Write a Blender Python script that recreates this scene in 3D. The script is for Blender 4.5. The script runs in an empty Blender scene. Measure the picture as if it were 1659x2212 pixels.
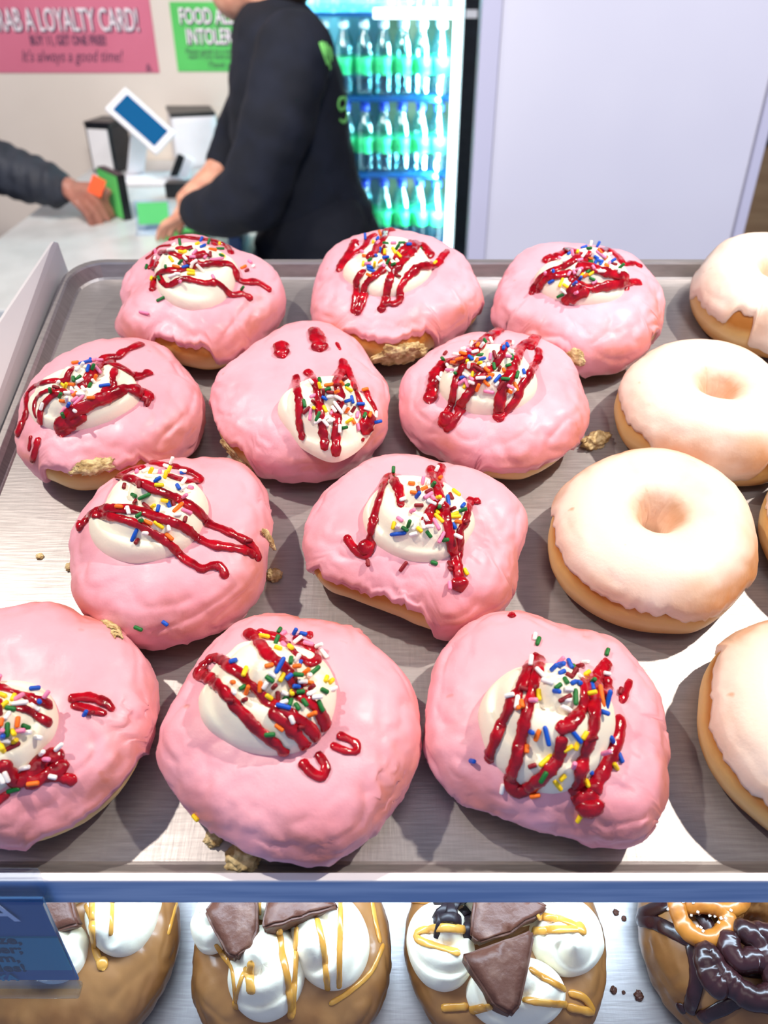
import bpy, bmesh, math, random
import numpy as np
from mathutils import Vector, Matrix, noise
from mathutils.bvhtree import BVHTree

S = bpy.context.scene
COL = S.collection
PI = math.pi

# ------------------------------------------------------------------ camera
FPX, CX, CY = 1750.0, 829.5, 1106.0
PITCH = math.radians(35)
CAM = Vector((0, 0, 1.5))
FW = Vector((0, math.cos(PITCH), -math.sin(PITCH)))
UP = Vector((0, math.sin(PITCH), math.cos(PITCH)))
cd = bpy.data.cameras.new('camera')
cam = bpy.data.objects.new('camera', cd)
COL.objects.link(cam)
cam.location = CAM
cam.rotation_euler = (PI / 2 - PITCH, 0, 0)
cd.sensor_width = 36
cd.lens = FPX / 2212 * 36
cd.clip_start = 0.01
cd.dof.use_dof = True
cd.dof.focus_distance = 0.345
cd.dof.aperture_fstop = 11.5
S.camera = cam

# ------------------------------------------------------------------ view
S.view_settings.view_transform = 'Standard'
S.view_settings.look = 'None'
S.view_settings.gamma = 1
S.view_settings.use_curve_mapping = False
S.view_settings.exposure = 0.0

# ------------------------------------------------------------------ world: dim shop, cool daylight from the street side behind the camera
w = bpy.data.worlds.new('world'); S.world = w; w.use_nodes = True
nt = w.node_tree; nt.nodes.clear()
def N(t, k, **kw):
    n = t.nodes.new(k)
    for a, b in kw.items(): setattr(n, a, b)
    return n
out = N(nt, 'ShaderNodeOutputWorld'); bg = N(nt, 'ShaderNodeBackground')
tc = N(nt, 'ShaderNodeTexCoord'); sx = N(nt, 'ShaderNodeSeparateXYZ')
nt.links.new(tc.outputs['Generated'], sx.inputs[0])
mr = N(nt, 'ShaderNodeMapRange'); mr.inputs[1].default_value = 0.15; mr.inputs[2].default_value = -0.75
nt.links.new(sx.outputs['Y'], mr.inputs[0])
mx = N(nt, 'ShaderNodeMix', data_type='RGBA')
WORLD_IN = (0.12, 0.115, 0.19, 1); WORLD_OUT = (0.46, 0.58, 0.95, 1)
mx.inputs[6].default_value = WORLD_IN; mx.inputs[7].default_value = WORLD_OUT
nt.links.new(mr.outputs[0], mx.inputs[0]); nt.links.new(mx.outputs[2], bg.inputs[0])
bg.inputs[1].default_value = 0.56
nt.links.new(bg.outputs[0], out.inputs[0])

# ------------------------------------------------------------------ lamps
def lamp(name, kind, loc, target, power, color, **kw):
    l = bpy.data.lights.new(name, kind); l.energy = power; l.color = color
    for a, b in kw.items(): setattr(l, a, b)
    o = bpy.data.objects.new(name, l); COL.objects.link(o); o.location = loc
    o.rotation_euler = (Vector(target) - Vector(loc)).to_track_quat('-Z', 'Y').to_euler()
    return o
WARM = (1.0, 0.89, 0.77)
lamp('track_spot', 'SPOT', (0.70, 0.30, 2.33), (0.17, 0.24, 1.26), 66, WARM, spot_size=math.radians(44), spot_blend=1.0, shadow_soft_size=0.016)
lamp('track_spot', 'SPOT', (-0.62, 0.32, 2.33), (-0.15, 0.25, 1.26), 48, WARM, spot_size=math.radians(44), spot_blend=1.0, shadow_soft_size=0.016)
lamp('rim_fill', 'AREA', (0.0, -0.35, 2.7), (0.0, 0.5, 1.33), 2.8, (1.0, 0.94, 0.88), shape='RECTANGLE', size=1.3, size_y=0.5)  # added fill, unseen: brightens the pan's back rim and the donut fronts
lamp('ceiling_spot', 'SPOT', (-0.9, 0.8, 2.7), (-0.75, 2.6, 1.0), 215, (1.0, 0.92, 0.82), spot_size=math.radians(75), spot_blend=0.6, shadow_soft_size=0.25)
lamp('ceiling_spot', 'SPOT', (0.35, -0.3, 2.8), (0.34, 1.3, 1.40), 205, (1.0, 0.97, 0.95), spot_size=math.radians(58), spot_blend=0.8, shadow_soft_size=0.2)

# ------------------------------------------------------------------ helpers
def lin(r, g, b):
    f = lambda c: c / 12.92 if c <= 0.04045 else ((c + 0.055) / 1.055) ** 2.4
    return (f(r / 255), f(g / 255), f(b / 255), 1)
def mat(name, col, rough=0.5, metal=0.0, col2=None, scale=20, lo=0.4, hi=0.6, bump=0.0, bscale=60, sss=0.0, srad=(1, .5, .3), sscale=0.003,
        coat=0.0, emit=None, estr=0.0, spec=0.5, detail=3, trans=0.0, ior=1.45, stretch=None):
    m = bpy.data.materials.new(name); m.use_nodes = True
    t = m.node_tree; p = t.nodes['Principled BSDF']
    p.inputs['Base Color'].default_value = col; p.inputs['Roughness'].default_value = rough
    p.inputs['Metallic'].default_value = metal; p.inputs['Specular IOR Level'].default_value = spec
    p.inputs['Coat Weight'].default_value = coat; p.inputs['Coat Roughness'].default_value = 0.15
    p.inputs['Subsurface Weight'].default_value = sss; p.inputs['Subsurface Radius'].default_value = srad; p.inputs['Subsurface Scale'].default_value = sscale
    p.inputs['Transmission Weight'].default_value = trans; p.inputs['IOR'].default_value = ior
    if emit: p.inputs['Emission Color'].default_value = emit; p.inputs['Emission Strength'].default_value = estr
    c = N(t, 'ShaderNodeTexCoord'); src = c.outputs['Object']
    if stretch:
        mp = N(t, 'ShaderNodeMapping'); mp.inputs['Scale'].default_value = stretch; t.links.new(src, mp.inputs[0]); src = mp.outputs[0]
    if col2:
        n = N(t, 'ShaderNodeTexNoise'); n.inputs['Scale'].default_value = scale; n.inputs['Detail'].default_value = detail
        t.links.new(src, n.inputs['Vector'])
        r = N(t, 'ShaderNodeMapRange'); r.inputs[1].default_value = lo; r.inputs[2].default_value = hi
        t.links.new(n.outputs[0], r.inputs[0])
        x = N(t, 'ShaderNodeMix', data_type='RGBA'); x.inputs[6].default_value = col; x.inputs[7].default_value = col2
        t.links.new(r.outputs[0], x.inputs[0]); t.links.new(x.outputs[2], p.inputs['Base Color'])
    if bump:
        n2 = N(t, 'ShaderNodeTexNoise'); n2.inputs['Scale'].default_value = bscale; n2.inputs['Detail'].default_value = 4
        t.links.new(src, n2.inputs['Vector'])
        b = N(t, 'ShaderNodeBump'); b.inputs['Strength'].default_value = bump; b.inputs['Distance'].default_value = 0.001
        t.links.new(n2.outputs[0], b.inputs['Height']); t.links.new(b.outputs[0], p.inputs['Normal'])
    return m

def mobj(name, verts, faces, m, parent=None, smooth=True, mw=None):
    me = bpy.data.meshes.new(name); me.from_pydata([tuple(v) for v in verts], [], [tuple(f) for f in faces]); me.update()
    if smooth: me.polygons.foreach_set('use_smooth', [True] * len(me.polygons))
    if m: me.materials.append(m)
    o = bpy.data.objects.new(name, me); COL.objects.link(o)
    if parent: o.parent = parent
    return o
def bobj(name, bm, m, parent=None, smooth=False):
    bmesh.ops.recalc_face_normals(bm, faces=bm.faces)
    me = bpy.data.meshes.new(name); bm.to_mesh(me); bm.free()
    if smooth: me.polygons.foreach_set('use_smooth', [True] * len(me.polygons))
    if m: me.materials.append(m)
    o = bpy.data.objects.new(name, me); COL.objects.link(o)
    if parent: o.parent = parent
    return o
def box(bm, c, s, bev=0.0, rot=None):
    d = bmesh.ops.create_cube(bm, size=1.0)['verts']
    for v in d: v.co = Vector((v.co.x * s[0], v.co.y * s[1], v.co.z * s[2]))
    if bev > 0:
        ed = list({e for v in d for e in v.link_edges})
        r = bmesh.ops.bevel(bm, geom=ed, offset=bev, segments=3, affect='EDGES', profile=0.5)
        d = list({v for f in r['faces'] for v in f.verts} | {v for v in d if v.is_valid})
    for v in d:
        if rot is not None: v.co = rot @ v.co
        v.co += Vector(c)
    return d
def boxobj(name, c, s, m, parent=None, bev=0.0, rot=None):
    bm = bmesh.new(); box(bm, c, s, bev, rot); return bobj(name, bm, m, parent)
def tag(o, label, cat, group=None, kind=None):
    if label: o['label'] = label
    if cat: o['category'] = cat
    if group: o['group'] = group
    if kind: o['kind'] = kind
    return o
def thing(name, label, cat, loc=(0, 0, 0), rot=None, group=None):
    o = bpy.data.objects.new(name, None); COL.objects.link(o); o.empty_display_size = 0.02
    if rot is not None: o.matrix_world = Matrix.Translation(loc) @ rot.to_4x4()
    else: o.location = loc
    return tag(o, label, cat, group)
def copyo(o, parent):
    c = o.copy(); COL.objects.link(c); c.parent = parent; return c
def ray(px, py): return FW + Vector((1, 0, 0)) * ((px - CX) / FPX) + UP * ((CY - py) / FPX)
def at(px, py, Y):                       # the point seen at a pixel, on the upright plane at distance Y
    r = ray(px, py); return CAM + r * (Y / r.y)
def smoothstep(a, b, x): x = min(1, max(0, (x - a) / (b - a))); return x * x * (3 - 2 * x)
def fbm(p, s, o=3):
    v = 0; a = 1.0
    for i in range(o): v += a * noise.noise(Vector(p) * s); s *= 2.1; a *= 0.5
    return v
def catmull(pts, step):
    P = [Vector(p) for p in pts]; 
    if len(P) < 3:
        n = max(2, int((P[1] - P[0]).length / step)); return [P[0].lerp(P[1], i / n) for i in range(n + 1)]
    Q = [P[0] * 2 - P[1]] + P + [P[-1] * 2 - P[-2]]; o = []
    for i in range(1, len(Q) - 2):
        a, b, c, d = Q[i - 1:i + 3]; n = max(2, int((c - b).length / step))
        for k in range(n):
            t = k / n
            o.append(0.5 * (2 * b + (c - a) * t + (2 * a - 5 * b + 4 * c - d) * t * t + (3 * b - a - 3 * c + d) * t ** 3))
    o.append(P[-1]); return o
def sweep(pts, nrm, hw, hh, sink=0.25, seg=10, lump=0.0, seed=0, cap=True):
    """bead of jam, caramel or dough laid along points; hw half width, hh half height"""
    n = len(pts); V = []; Fc = []
    ln = [0.0]
    for i in range(1, n): ln.append(ln[-1] + (pts[i] - pts[i - 1]).length)
    L = max(ln[-1], 1e-6)
    for i in range(n):
        t = (pts[min(i + 1, n - 1)] - pts[max(i - 1, 0)])
        t = t.normalized() if t.length > 1e-9 else Vector((1, 0, 0))
        nn = nrm[i] - t * nrm[i].dot(t)
        nn = nn.normalized() if nn.length > 1e-6 else Vector((0, 0, 1))
        s = t.cross(nn)
        e = min(ln[i], L - ln[i]); k = 1.0
        if cap and e < hw: k = math.sqrt(max(0.02, 1 - (1 - e / hw) ** 2))
        lu = 1 + lump * noise.noise(pts[i] * 260 + Vector((seed, 0, 0))) + lump * .6 * noise.noise(pts[i] * 700 + Vector((0, seed, 0)))
        for j in range(seg):
            a = 2 * PI * j / seg
            lj = 1 + lump * .5 * noise.noise(pts[i] * 500 + Vector((j * 1.7, seed, 0)))
            V.append(pts[i] + nn * (hh * (1 - sink) * k * .9) + s * (math.cos(a) * hw * k * lu * lj) + nn * (math.sin(a) * hh * k * lu * lj))
    for i in range(n - 1):
        for j in range(seg):
            a = i * seg + j; b = i * seg + (j + 1) % seg
            Fc.append((a, b, b + seg, a + seg))
    Fc.append(tuple(range(seg))); Fc.append(tuple((n - 1) * seg + j for j in reversed(range(seg))))
    return V, [f[::-1] for f in Fc]
def textmesh(name, body, size, m, parent, mtx, shear=0.0, bold=0.0, align='CENTER', sx=1.0, ext=0.0004):
    cu = bpy.data.curves.new(name, 'FONT'); cu.body = body; cu.size = size; cu.align_x = align; cu.align_y = 'CENTER'
    cu.shear = shear; cu.offset = bold; cu.extrude = ext; cu.resolution_u = 3
    o = bpy.data.objects.new(name, cu); COL.objects.link(o)
    bpy.context.view_layer.update()
    dg = bpy.context.evaluated_depsgraph_get()
    me = bpy.data.meshes.new_from_object(o.evaluated_get(dg))
    bpy.data.objects.remove(o)
    me.name = name; me.materials.clear(); me.materials.append(m)
    me.transform(Matrix.Diagonal((sx, 1, 1, 1)))
    r = bpy.data.objects.new(name, me); COL.objects.link(r)
    if parent: r.parent = parent
    r.matrix_local = mtx
    return r
def solid(name, parts, voxel, m, parent=None, smooth=6, disp=None):
    """one continuous surface from overlapping rounded limbs: list of chains [(point, radius or (rx, ry, rz)), ...]"""
    bm = bmesh.new()
    def ball(c, r):
        rr = r if isinstance(r, tuple) else (r, r, r)
        vs = bmesh.ops.create_icosphere(bm, subdivisions=3, radius=1.0)['verts']
        for v in vs: v.co = Vector((v.co.x * rr[0] + c[0], v.co.y * rr[1] + c[1], v.co.z * rr[2] + c[2]))
    for ch in parts:
        for i, (p, r) in enumerate(ch):
            ball(p, r)
            if i:
                q, s = ch[i - 1]
                d = (Vector(p) - Vector(q)).length
                rr = min(min(r) if isinstance(r, tuple) else r, min(s) if isinstance(s, tuple) else s)
                n = max(1, int(d / (rr * .45)))
                for k in range(1, n):
                    t = k / n
                    a = r if isinstance(r, tuple) else (r,) * 3; b = s if isinstance(s, tuple) else (s,) * 3
                    ball(Vector(q).lerp(Vector(p), t), tuple(b[j] + (a[j] - b[j]) * t for j in range(3)))
    me = bpy.data.meshes.new(name); bm.to_mesh(me); bm.free()
    o = bpy.data.objects.new(name, me); COL.objects.link(o)
    md = o.modifiers.new('r', 'REMESH'); md.mode = 'VOXEL'; md.voxel_size = voxel
    ms = o.modifiers.new('s', 'SMOOTH'); ms.iterations = smooth; ms.factor = 0.5
    bpy.context.view_layer.update()
    dg = bpy.context.evaluated_depsgraph_get()
    m2 = bpy.data.meshes.new_from_object(o.evaluated_get(dg)); m2.name = name
    bpy.data.objects.remove(o); bpy.data.meshes.remove(me)
    if disp:
        m2.update()
        for v in m2.vertices: v.co = v.co + v.normal * disp(v.co)
    m2.polygons.foreach_set('use_smooth', [True] * len(m2.polygons))
    m2.materials.clear(); m2.materials.append(m)
    r = bpy.data.objects.new(name, m2); COL.objects.link(r)
    if parent: r.parent = parent
    return r

# ------------------------------------------------------------------ materials
M = {}
def sugar_mat(name, col, mottle, thin, scale, lo, hi, thin_amt, rough):
    """opaque sugar icing: mottled, thinner and showing the fried dough where it runs off steep sides"""
    m = bpy.data.materials.new(name); m.use_nodes = True; t = m.node_tree; p = t.nodes['Principled BSDF']
    p.inputs['Subsurface Weight'].default_value = .08; p.inputs['Subsurface Radius'].default_value = (1, .7, .65); p.inputs['Subsurface Scale'].default_value = .003
    p.inputs['Coat Weight'].default_value = .05; p.inputs['Coat Roughness'].default_value = .25
    c = N(t, 'ShaderNodeTexCoord'); o = c.outputs['Object']
    def nz(sc, d=4):
        n = N(t, 'ShaderNodeTexNoise'); n.inputs['Scale'].default_value = sc; n.inputs['Detail'].default_value = d; t.links.new(o, n.inputs['Vector']); return n.outputs[0]
    def rng(src, a, b, c_=0, d=1):
        r = N(t, 'ShaderNodeMapRange'); r.inputs[1].default_value = a; r.inputs[2].default_value = b; r.inputs[3].default_value = c_; r.inputs[4].default_value = d; t.links.new(src, r.inputs[0]); return r.outputs[0]
    def mul(a, b):
        q = N(t, 'ShaderNodeMath', operation='MULTIPLY'); t.links.new(a, q.inputs[0]); t.links.new(b, q.inputs[1]); return q.outputs[0]
    def mix(f, a, b):
        x = N(t, 'ShaderNodeMix', data_type='RGBA'); t.links.new(f, x.inputs[0])
        for k, v in ((6, a), (7, b)):
            if isinstance(v, tuple): x.inputs[k].default_value = v
            else: t.links.new(v, x.inputs[k])
        return x.outputs[2]
    s = N(t, 'ShaderNodeSeparateXYZ'); t.links.new(c.outputs['Normal'], s.inputs[0])
    steep = mul(rng(s.outputs['Z'], .93, .55), rng(s.outputs['Z'], -.1, .35))
    n1 = nz(scale)
    base = mix(rng(n1, lo, hi), col, mottle)
    f = mul(rng(nz(scale * .8, 5), .38, .64, 0, thin_amt), steep)
    base = mix(f, base, thin)
    base = mix(rng(nz(95, 2), .735, .78, 0, .55), base, thin)
    t.links.new(base, p.inputs['Base Color'])
    t.links.new(rng(nz(130), .35, .65, rough - .08, rough + .1), p.inputs['Roughness'])
    b = N(t, 'ShaderNodeBump'); b.inputs['Strength'].default_value = .16; b.inputs['Distance'].default_value = .001
    b2 = N(t, 'ShaderNodeBump'); b2.inputs['Strength'].default_value = .16; b2.inputs['Distance'].default_value = .0006
    t.links.new(nz(150, 5), b.inputs['Height']); t.links.new(nz(700, 3), b2.inputs['Height']); t.links.new(b.outputs[0], b2.inputs['Normal']); t.links.new(b2.outputs[0], p.inputs['Normal'])
    return m
M['icing'] = sugar_mat('pink_icing', lin(239, 170, 183), lin(228, 149, 161), lin(200, 116, 92), 30, .45, .7, .8, .50)
M['glaze'] = sugar_mat('clear_sugar_glaze', lin(248, 225, 206), lin(238, 200, 162), lin(204, 136, 72), 24, .5, .75, 1.0, .48)
M['cream'] = mat('whipped_cream', lin(253, 243, 218), .6, bump=.2, bscale=320, sss=.15, srad=(1, .8, .6), sscale=.002)
M['jam'] = mat('raspberry_jam', (.47, .0028, .013, 1), .14, col2=(.22, .0012, .006, 1), scale=170, lo=.35, hi=.65, bump=.35, bscale=420, spec=.4, sss=.12, srad=(1, .08, .08), sscale=.0015, coat=.35)
M['jam'].node_tree.nodes['Principled BSDF'].inputs['Coat Roughness'].default_value = .045
M['crumbdough'] = mat('torn_dough', lin(226, 204, 150), .85, col2=lin(176, 146, 94), scale=260, bump=.9, bscale=400)
M['caramel_icing'] = mat('caramel_icing', lin(156, 108, 62), .34, col2=lin(132, 86, 46), scale=40, bump=.15, bscale=160, coat=.2)
M['caramel'] = mat('caramel_sauce', lin(214, 156, 70), .25, col2=lin(196, 134, 50), scale=90, sss=.15, coat=.3)
M['choc'] = mat('milk_chocolate', lin(92, 54, 40), .45, col2=lin(126, 92, 76), scale=120, lo=.52, hi=.8, bump=.5, bscale=240)
M['darkchoc'] = mat('dark_chocolate', lin(56, 28, 30), .25, col2=lin(44, 22, 22), scale=90, coat=.2)
M['shaving'] = mat('chocolate_shaving', lin(34, 24, 30), .4)
M['pretzel'] = mat('pretzel_crust', lin(176, 108, 36), .35, col2=lin(150, 84, 22), scale=120, coat=.3)
M['salt'] = mat('salt', lin(235, 228, 215), .4)
for k, c in dict(B=(0, 84, 196), Y=(252, 214, 12), O=(252, 116, 14), G=(14, 112, 44), W=(255, 250, 244), P=(246, 140, 180), R=(134, 8, 26)).items():
    M['sp' + k] = mat('sprinkle_' + dict(B='blue', Y='yellow', O='orange', G='green', W='white', P='pink', R='maroon')[k], lin(*c), .4, bump=.2, bscale=900)

def dough_mat():
    m = bpy.data.materials.new('fried_dough'); m.use_nodes = True; t = m.node_tree; p = t.nodes['Principled BSDF']
    p.inputs['Roughness'].default_value = .5; p.inputs['Subsurface Weight'].default_value = .1; p.inputs['Subsurface Scale'].default_value = .003
    c = N(t, 'ShaderNodeTexCoord'); s = N(t, 'ShaderNodeSeparateXYZ'); t.links.new(c.outputs['Generated'], s.inputs[0])
    n = N(t, 'ShaderNodeTexNoise'); n.inputs['Scale'].default_value = 45; n.inputs['Detail'].default_value = 4; t.links.new(c.outputs['Object'], n.inputs['Vector'])
    a = N(t, 'ShaderNodeMath', operation='MULTIPLY_ADD'); a.inputs[1].default_value = .22; t.links.new(n.outputs[0], a.inputs[0]); t.links.new(s.outputs['Z'], a.inputs[2])
    r = N(t, 'ShaderNodeValToRGB'); e = r.color_ramp.elements
    e[0].position = .10; e[0].color = lin(150, 96, 40); e[1].position = .95; e[1].color = lin(186, 120, 48)
    for ps, cc in ((.30, (196, 140, 66)), (.44, (232, 198, 138)), (.58, (222, 180, 112)), (.70, (184, 118, 46))):
        k = e.new(ps); k.color = lin(*cc)
    t.links.new(a.outputs[0], r.inputs[0]); t.links.new(r.outputs[0], p.inputs['Base Color'])
    n2 = N(t, 'ShaderNodeTexNoise'); n2.inputs['Scale'].default_value = 260; n2.inputs['Detail'].default_value = 5; t.links.new(c.outputs['Object'], n2.inputs['Vector'])
    b = N(t, 'ShaderNodeBump'); b.inputs['Strength'].default_value = .35; b.inputs['Distance'].default_value = .001
    t.links.new(n2.outputs[0], b.inputs['Height']); t.links.new(b.outputs[0], p.inputs['Normal'])
    return m
M['dough'] = dough_mat()

def steel_mat(name, col, col2, rough, metal, fx=(6, 160, 6), dirt=None):
    """worn brushed sheet metal: fine scratches in two directions, blotches"""
    m = bpy.data.materials.new(name); m.use_nodes = True; t = m.node_tree; p = t.nodes['Principled BSDF']
    p.inputs['Metallic'].default_value = metal
    c = N(t, 'ShaderNodeTexCoord')
    def nz(scale, stretch, detail=4):
        mp = N(t, 'ShaderNodeMapping'); mp.inputs['Scale'].default_value = stretch; t.links.new(c.outputs['Object'], mp.inputs[0])
        n = N(t, 'ShaderNodeTexNoise'); n.inputs['Scale'].default_value = scale; n.inputs['Detail'].default_value = detail; t.links.new(mp.outputs[0], n.inputs['Vector']); return n.outputs[0]
    g1 = nz(70, (1, 12, 1), 2); g2 = nz(11, (1, 1, 1), 6); g3 = nz(60, (9, 1, 1))
    a = N(t, 'ShaderNodeMath', operation='ADD'); t.links.new(g1, a.inputs[0]); t.links.new(g2, a.inputs[1])
    r = N(t, 'ShaderNodeMapRange'); r.inputs[1].default_value = .55; r.inputs[2].default_value = 1.5; t.links.new(a.outputs[0], r.inputs[0])
    x = N(t, 'ShaderNodeMix', data_type='RGBA'); x.inputs[6].default_value = col; x.inputs[7].default_value = col2
    t.links.new(r.outputs[0], x.inputs[0]); t.links.new(x.outputs[2], p.inputs['Base Color'])
    rr = N(t, 'ShaderNodeMapRange'); rr.inputs[1].default_value = .3; rr.inputs[2].default_value = .7; rr.inputs[3].default_value = rough - .07; rr.inputs[4].default_value = rough + .1
    t.links.new(g2, rr.inputs[0]); t.links.new(rr.outputs[0], p.inputs['Roughness'])
    a2 = N(t, 'ShaderNodeMath', operation='ADD'); t.links.new(g1, a2.inputs[0]); t.links.new(g3, a2.inputs[1])
    b = N(t, 'ShaderNodeBump'); b.inputs['Strength'].default_value = .14; b.inputs['Distance'].default_value = .0004
    t.links.new(a2.outputs[0], b.inputs['Height']); t.links.new(b.outputs[0], p.inputs['Normal'])
    return m
M['tray'] = steel_mat('worn_aluminium', lin(188, 184, 184), lin(146, 141, 140), .40, .70)
M['lip'] = mat('satin_shelf_metal', lin(186, 210, 240), .38, 1.0, col2=lin(150, 180, 220), scale=12, stretch=(1, 1, 20))
M['whitemetal'] = mat('white_powder_coat', lin(226, 222, 222), .4, col2=lin(216, 212, 212), scale=8)
M['wall'] = mat('painted_wall', lin(226, 214, 202), .7, col2=lin(220, 208, 196), scale=3, bump=.05, bscale=80)
M['counter'] = mat('grey_counter', lin(196, 198, 198), .3, col2=lin(186, 188, 188), scale=14)
M['white'] = mat('white_plastic', lin(238, 236, 240), .35, col2=lin(230, 228, 232), scale=10)
M['panel'] = mat('white_panel', lin(228, 224, 232), .45, col2=lin(222, 218, 228), scale=2)
M['paneltrim'] = mat('panel_trim', lin(206, 202, 220), .4)
M['groove'] = mat('panel_groove', lin(150, 146, 158), .6)
M['black'] = mat('black_plastic', lin(18, 19, 23), .35, col2=lin(26, 27, 32), scale=30)
M['tan'] = mat('tan_wood', lin(150, 120, 86), .5, col2=lin(136, 106, 74), scale=6, stretch=(1, 1, 8))
M['floor'] = mat('floor_tile', lin(120, 112, 108), .5, col2=lin(104, 98, 96), scale=5)
M['skin'] = mat('skin', lin(214, 158, 132), .5, col2=lin(196, 136, 112), scale=30, sss=.15, sscale=.004)
M['skin2'] = mat('skin_darker', lin(166, 112, 96), .5, col2=lin(146, 94, 80), scale=30, sss=.15, sscale=.004)
M['navy'] = mat('navy_fleece', lin(14, 19, 34), .9, col2=lin(9, 13, 25), scale=14, bump=.3, bscale=400)
M['jacket'] = mat('charcoal_jacket', lin(44, 48, 58), .7, col2=lin(34, 37, 46), scale=30, bump=.3, bscale=200)
M['hair'] = mat('dark_hair', lin(40, 28, 22), .5)
M['trouser'] = mat('navy_trousers', lin(12, 15, 27), .9)
M['pinkpaper'] = mat('pink_poster_paper', lin(214, 116, 140), .6, col2=lin(208, 110, 134), scale=4)
M['greenpaper'] = mat('green_poster_paper', lin(92, 200, 100), .6, col2=lin(84, 190, 92), scale=4)
M['inkwhite'] = mat('white_ink', lin(246, 236, 240), .6)
M['inkdark'] = mat('dark_ink', lin(70, 50, 78), .6)
M['neon'] = mat('lime_print', lin(128, 214, 110), .6)
M['screen'] = mat('tablet_screen', lin(10, 70, 112), .15, emit=lin(10, 84, 130), estr=.55)
M['chrome'] = mat('chrome', lin(200, 196, 190), .22, 1.0)
M['orange'] = mat('orange_card', lin(250, 96, 50), .5)
M['teal'] = mat('teal_card', lin(24, 150, 168), .4, col2=lin(20, 142, 160), scale=9)
M['navycard'] = mat('navy_card', lin(20, 88, 140), .4)
M['ink'] = mat('black_ink', lin(14, 30, 44), .6)
def clear_mat(name, tint, mixf, rough=.05):
    m = bpy.data.materials.new(name); m.use_nodes = True; t = m.node_tree; t.nodes.clear()
    o = N(t, 'ShaderNodeOutputMaterial'); a = N(t, 'ShaderNodeBsdfTransparent'); a.inputs[0].default_value = tint
    g = N(t, 'ShaderNodeBsdfGlossy'); g.inputs[1].default_value = rough; f = N(t, 'ShaderNodeLayerWeight'); f.inputs[0].default_value = .5
    pw = N(t, 'ShaderNodeMath', operation='POWER'); pw.inputs[1].default_value = 4; t.links.new(f.outputs['Facing'], pw.inputs[0])
    ad = N(t, 'ShaderNodeMath', operation='MULTIPLY_ADD'); ad.inputs[1].default_value = .7; ad.inputs[2].default_value = mixf; t.links.new(pw.outputs[0], ad.inputs[0])
    x = N(t, 'ShaderNodeMixShader'); t.links.new(ad.outputs[0], x.inputs[0]); t.links.new(a.outputs[0], x.inputs[1]); t.links.new(g.outputs[0], x.inputs[2]); t.links.new(x.outputs[0], o.inputs[0])
    return m
M['clear'] = clear_mat('clear_acrylic', (.86, .93, 1, 1), .06)
M['glass'] = clear_mat('door_glass', (.95, .98, 1, 1), .03)
M['bottle'] = clear_mat('clear_bottle_plastic', (.66, .9, .94, 1), .16, .10)
M['label'] = mat('green_bottle_label', lin(70, 214, 140), .4, col2=lin(40, 190, 110), scale=40)
M['capw'] = mat('white_bottle_cap', lin(225, 232, 245), .4)
M['capb'] = mat('blue_bottle_cap', lin(20, 60, 190), .4)
M['fridgein'] = mat('fridge_liner', lin(190, 232, 240), .5)
M['rail'] = mat('blue_shelf_rail', lin(20, 66, 120), .3)
M['led'] = mat('led_strip', (1, 1, 1, 1), .5, emit=(.75, .97, 1, 1), estr=9)
M['glow'] = mat('white_glow', (1, 1, 1, 1), .5, emit=(.92, .98, 1, 1), estr=3)
# ------------------------------------------------------------------ room shell
def struct(o): o['kind'] = 'structure'; return o
WY = 2.86
struct(boxobj('floor', (0.2, 1.85, -.02), (6.4, 4.1, .04), M['floor']))
struct(boxobj('wall_back', (-1.72, WY + .04, 1.4), (2.8, .08, 2.8), M['wall']))
struct(boxobj('wall_right', (1.5, 3.3, 1.4), (3.0, .08, 2.8), M['tan']))

# ------------------------------------------------------------------ display shelves: the upper tray leans towards the viewer
O0 = Vector((0, 0.16552, 1.22958)); TILT = math.radians(16.193)
EX = Vector((1, 0, 0)); EV = Vector((0, math.cos(TILT), math.sin(TILT))); EN = EX.cross(EV)
RT = Matrix((EX, EV, EN)).transposed()
TR = Matrix.Translation(O0) @ RT.to_4x4()
DROP = Vector((0, 0, -0.13))
def tp(u, v, h=0.0, low=False): return O0 + EX * u + EV * v + EN * h + (DROP if low else Vector((0, 0, 0)))
def onplane(px, py, h, low=False):
    r = ray(px, py); o = O0 + (DROP if low else Vector((0, 0, 0)))
    p = CAM + r * (((o + EN * h - CAM).dot(EN)) / r.dot(EN)) - o
    return p.dot(EX), p.dot(EV)

def pan_mesh():
    u0, u1, v0, v1 = -.189, .287, .0012, .350
    loops = [(0, 0, .016), (.0012, .0012, .017), (.004, .0085, .020), (.0048, .0096, .021), (.0075, .0098, .0225), (.0082, .0088, .023), (.0076, .0076, .0225), (.0052, .0074, .021), (.0012, -.001, .017)]
    V = []; F = []; K = 8; n = 4 * (K + 1)
    for off, h, r in loops:
        for (cx, cy, a0) in ((u1 + off - r, v1 + off - r, 0), (u0 - off + r, v1 + off - r, PI / 2), (u0 - off + r, v0 - off + r, PI), (u1 + off - r, v0 - off + r, 1.5 * PI)):
            for k in range(K + 1):
                a = a0 + PI / 2 * k / K; vy = cy + r * math.sin(a); V.append((cx + r * math.cos(a), vy, h * (.3 + .7 * smoothstep(.0, .05, vy)) if h > 0 else h))
    for l in range(len(loops) - 1):
        for j in range(n):
            F.append((l * n + j, l * n + (j + 1) % n, (l + 1) * n + (j + 1) % n, (l + 1) * n + j))
    F.append(tuple(range(n))); F.append(tuple((len(loops) - 1) * n + j for j in reversed(range(n))))
    return V, [f[::-1] if len(f) == 4 else f for f in F]
V, F = pan_mesh()
bm = bmesh.new(); vv = [bm.verts.new(q) for q in V]
for f in F: bm.faces.new([vv[i] for i in f])
pan = bobj('sheet_pan', bm, M['tray']); pan.matrix_world = TR
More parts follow.
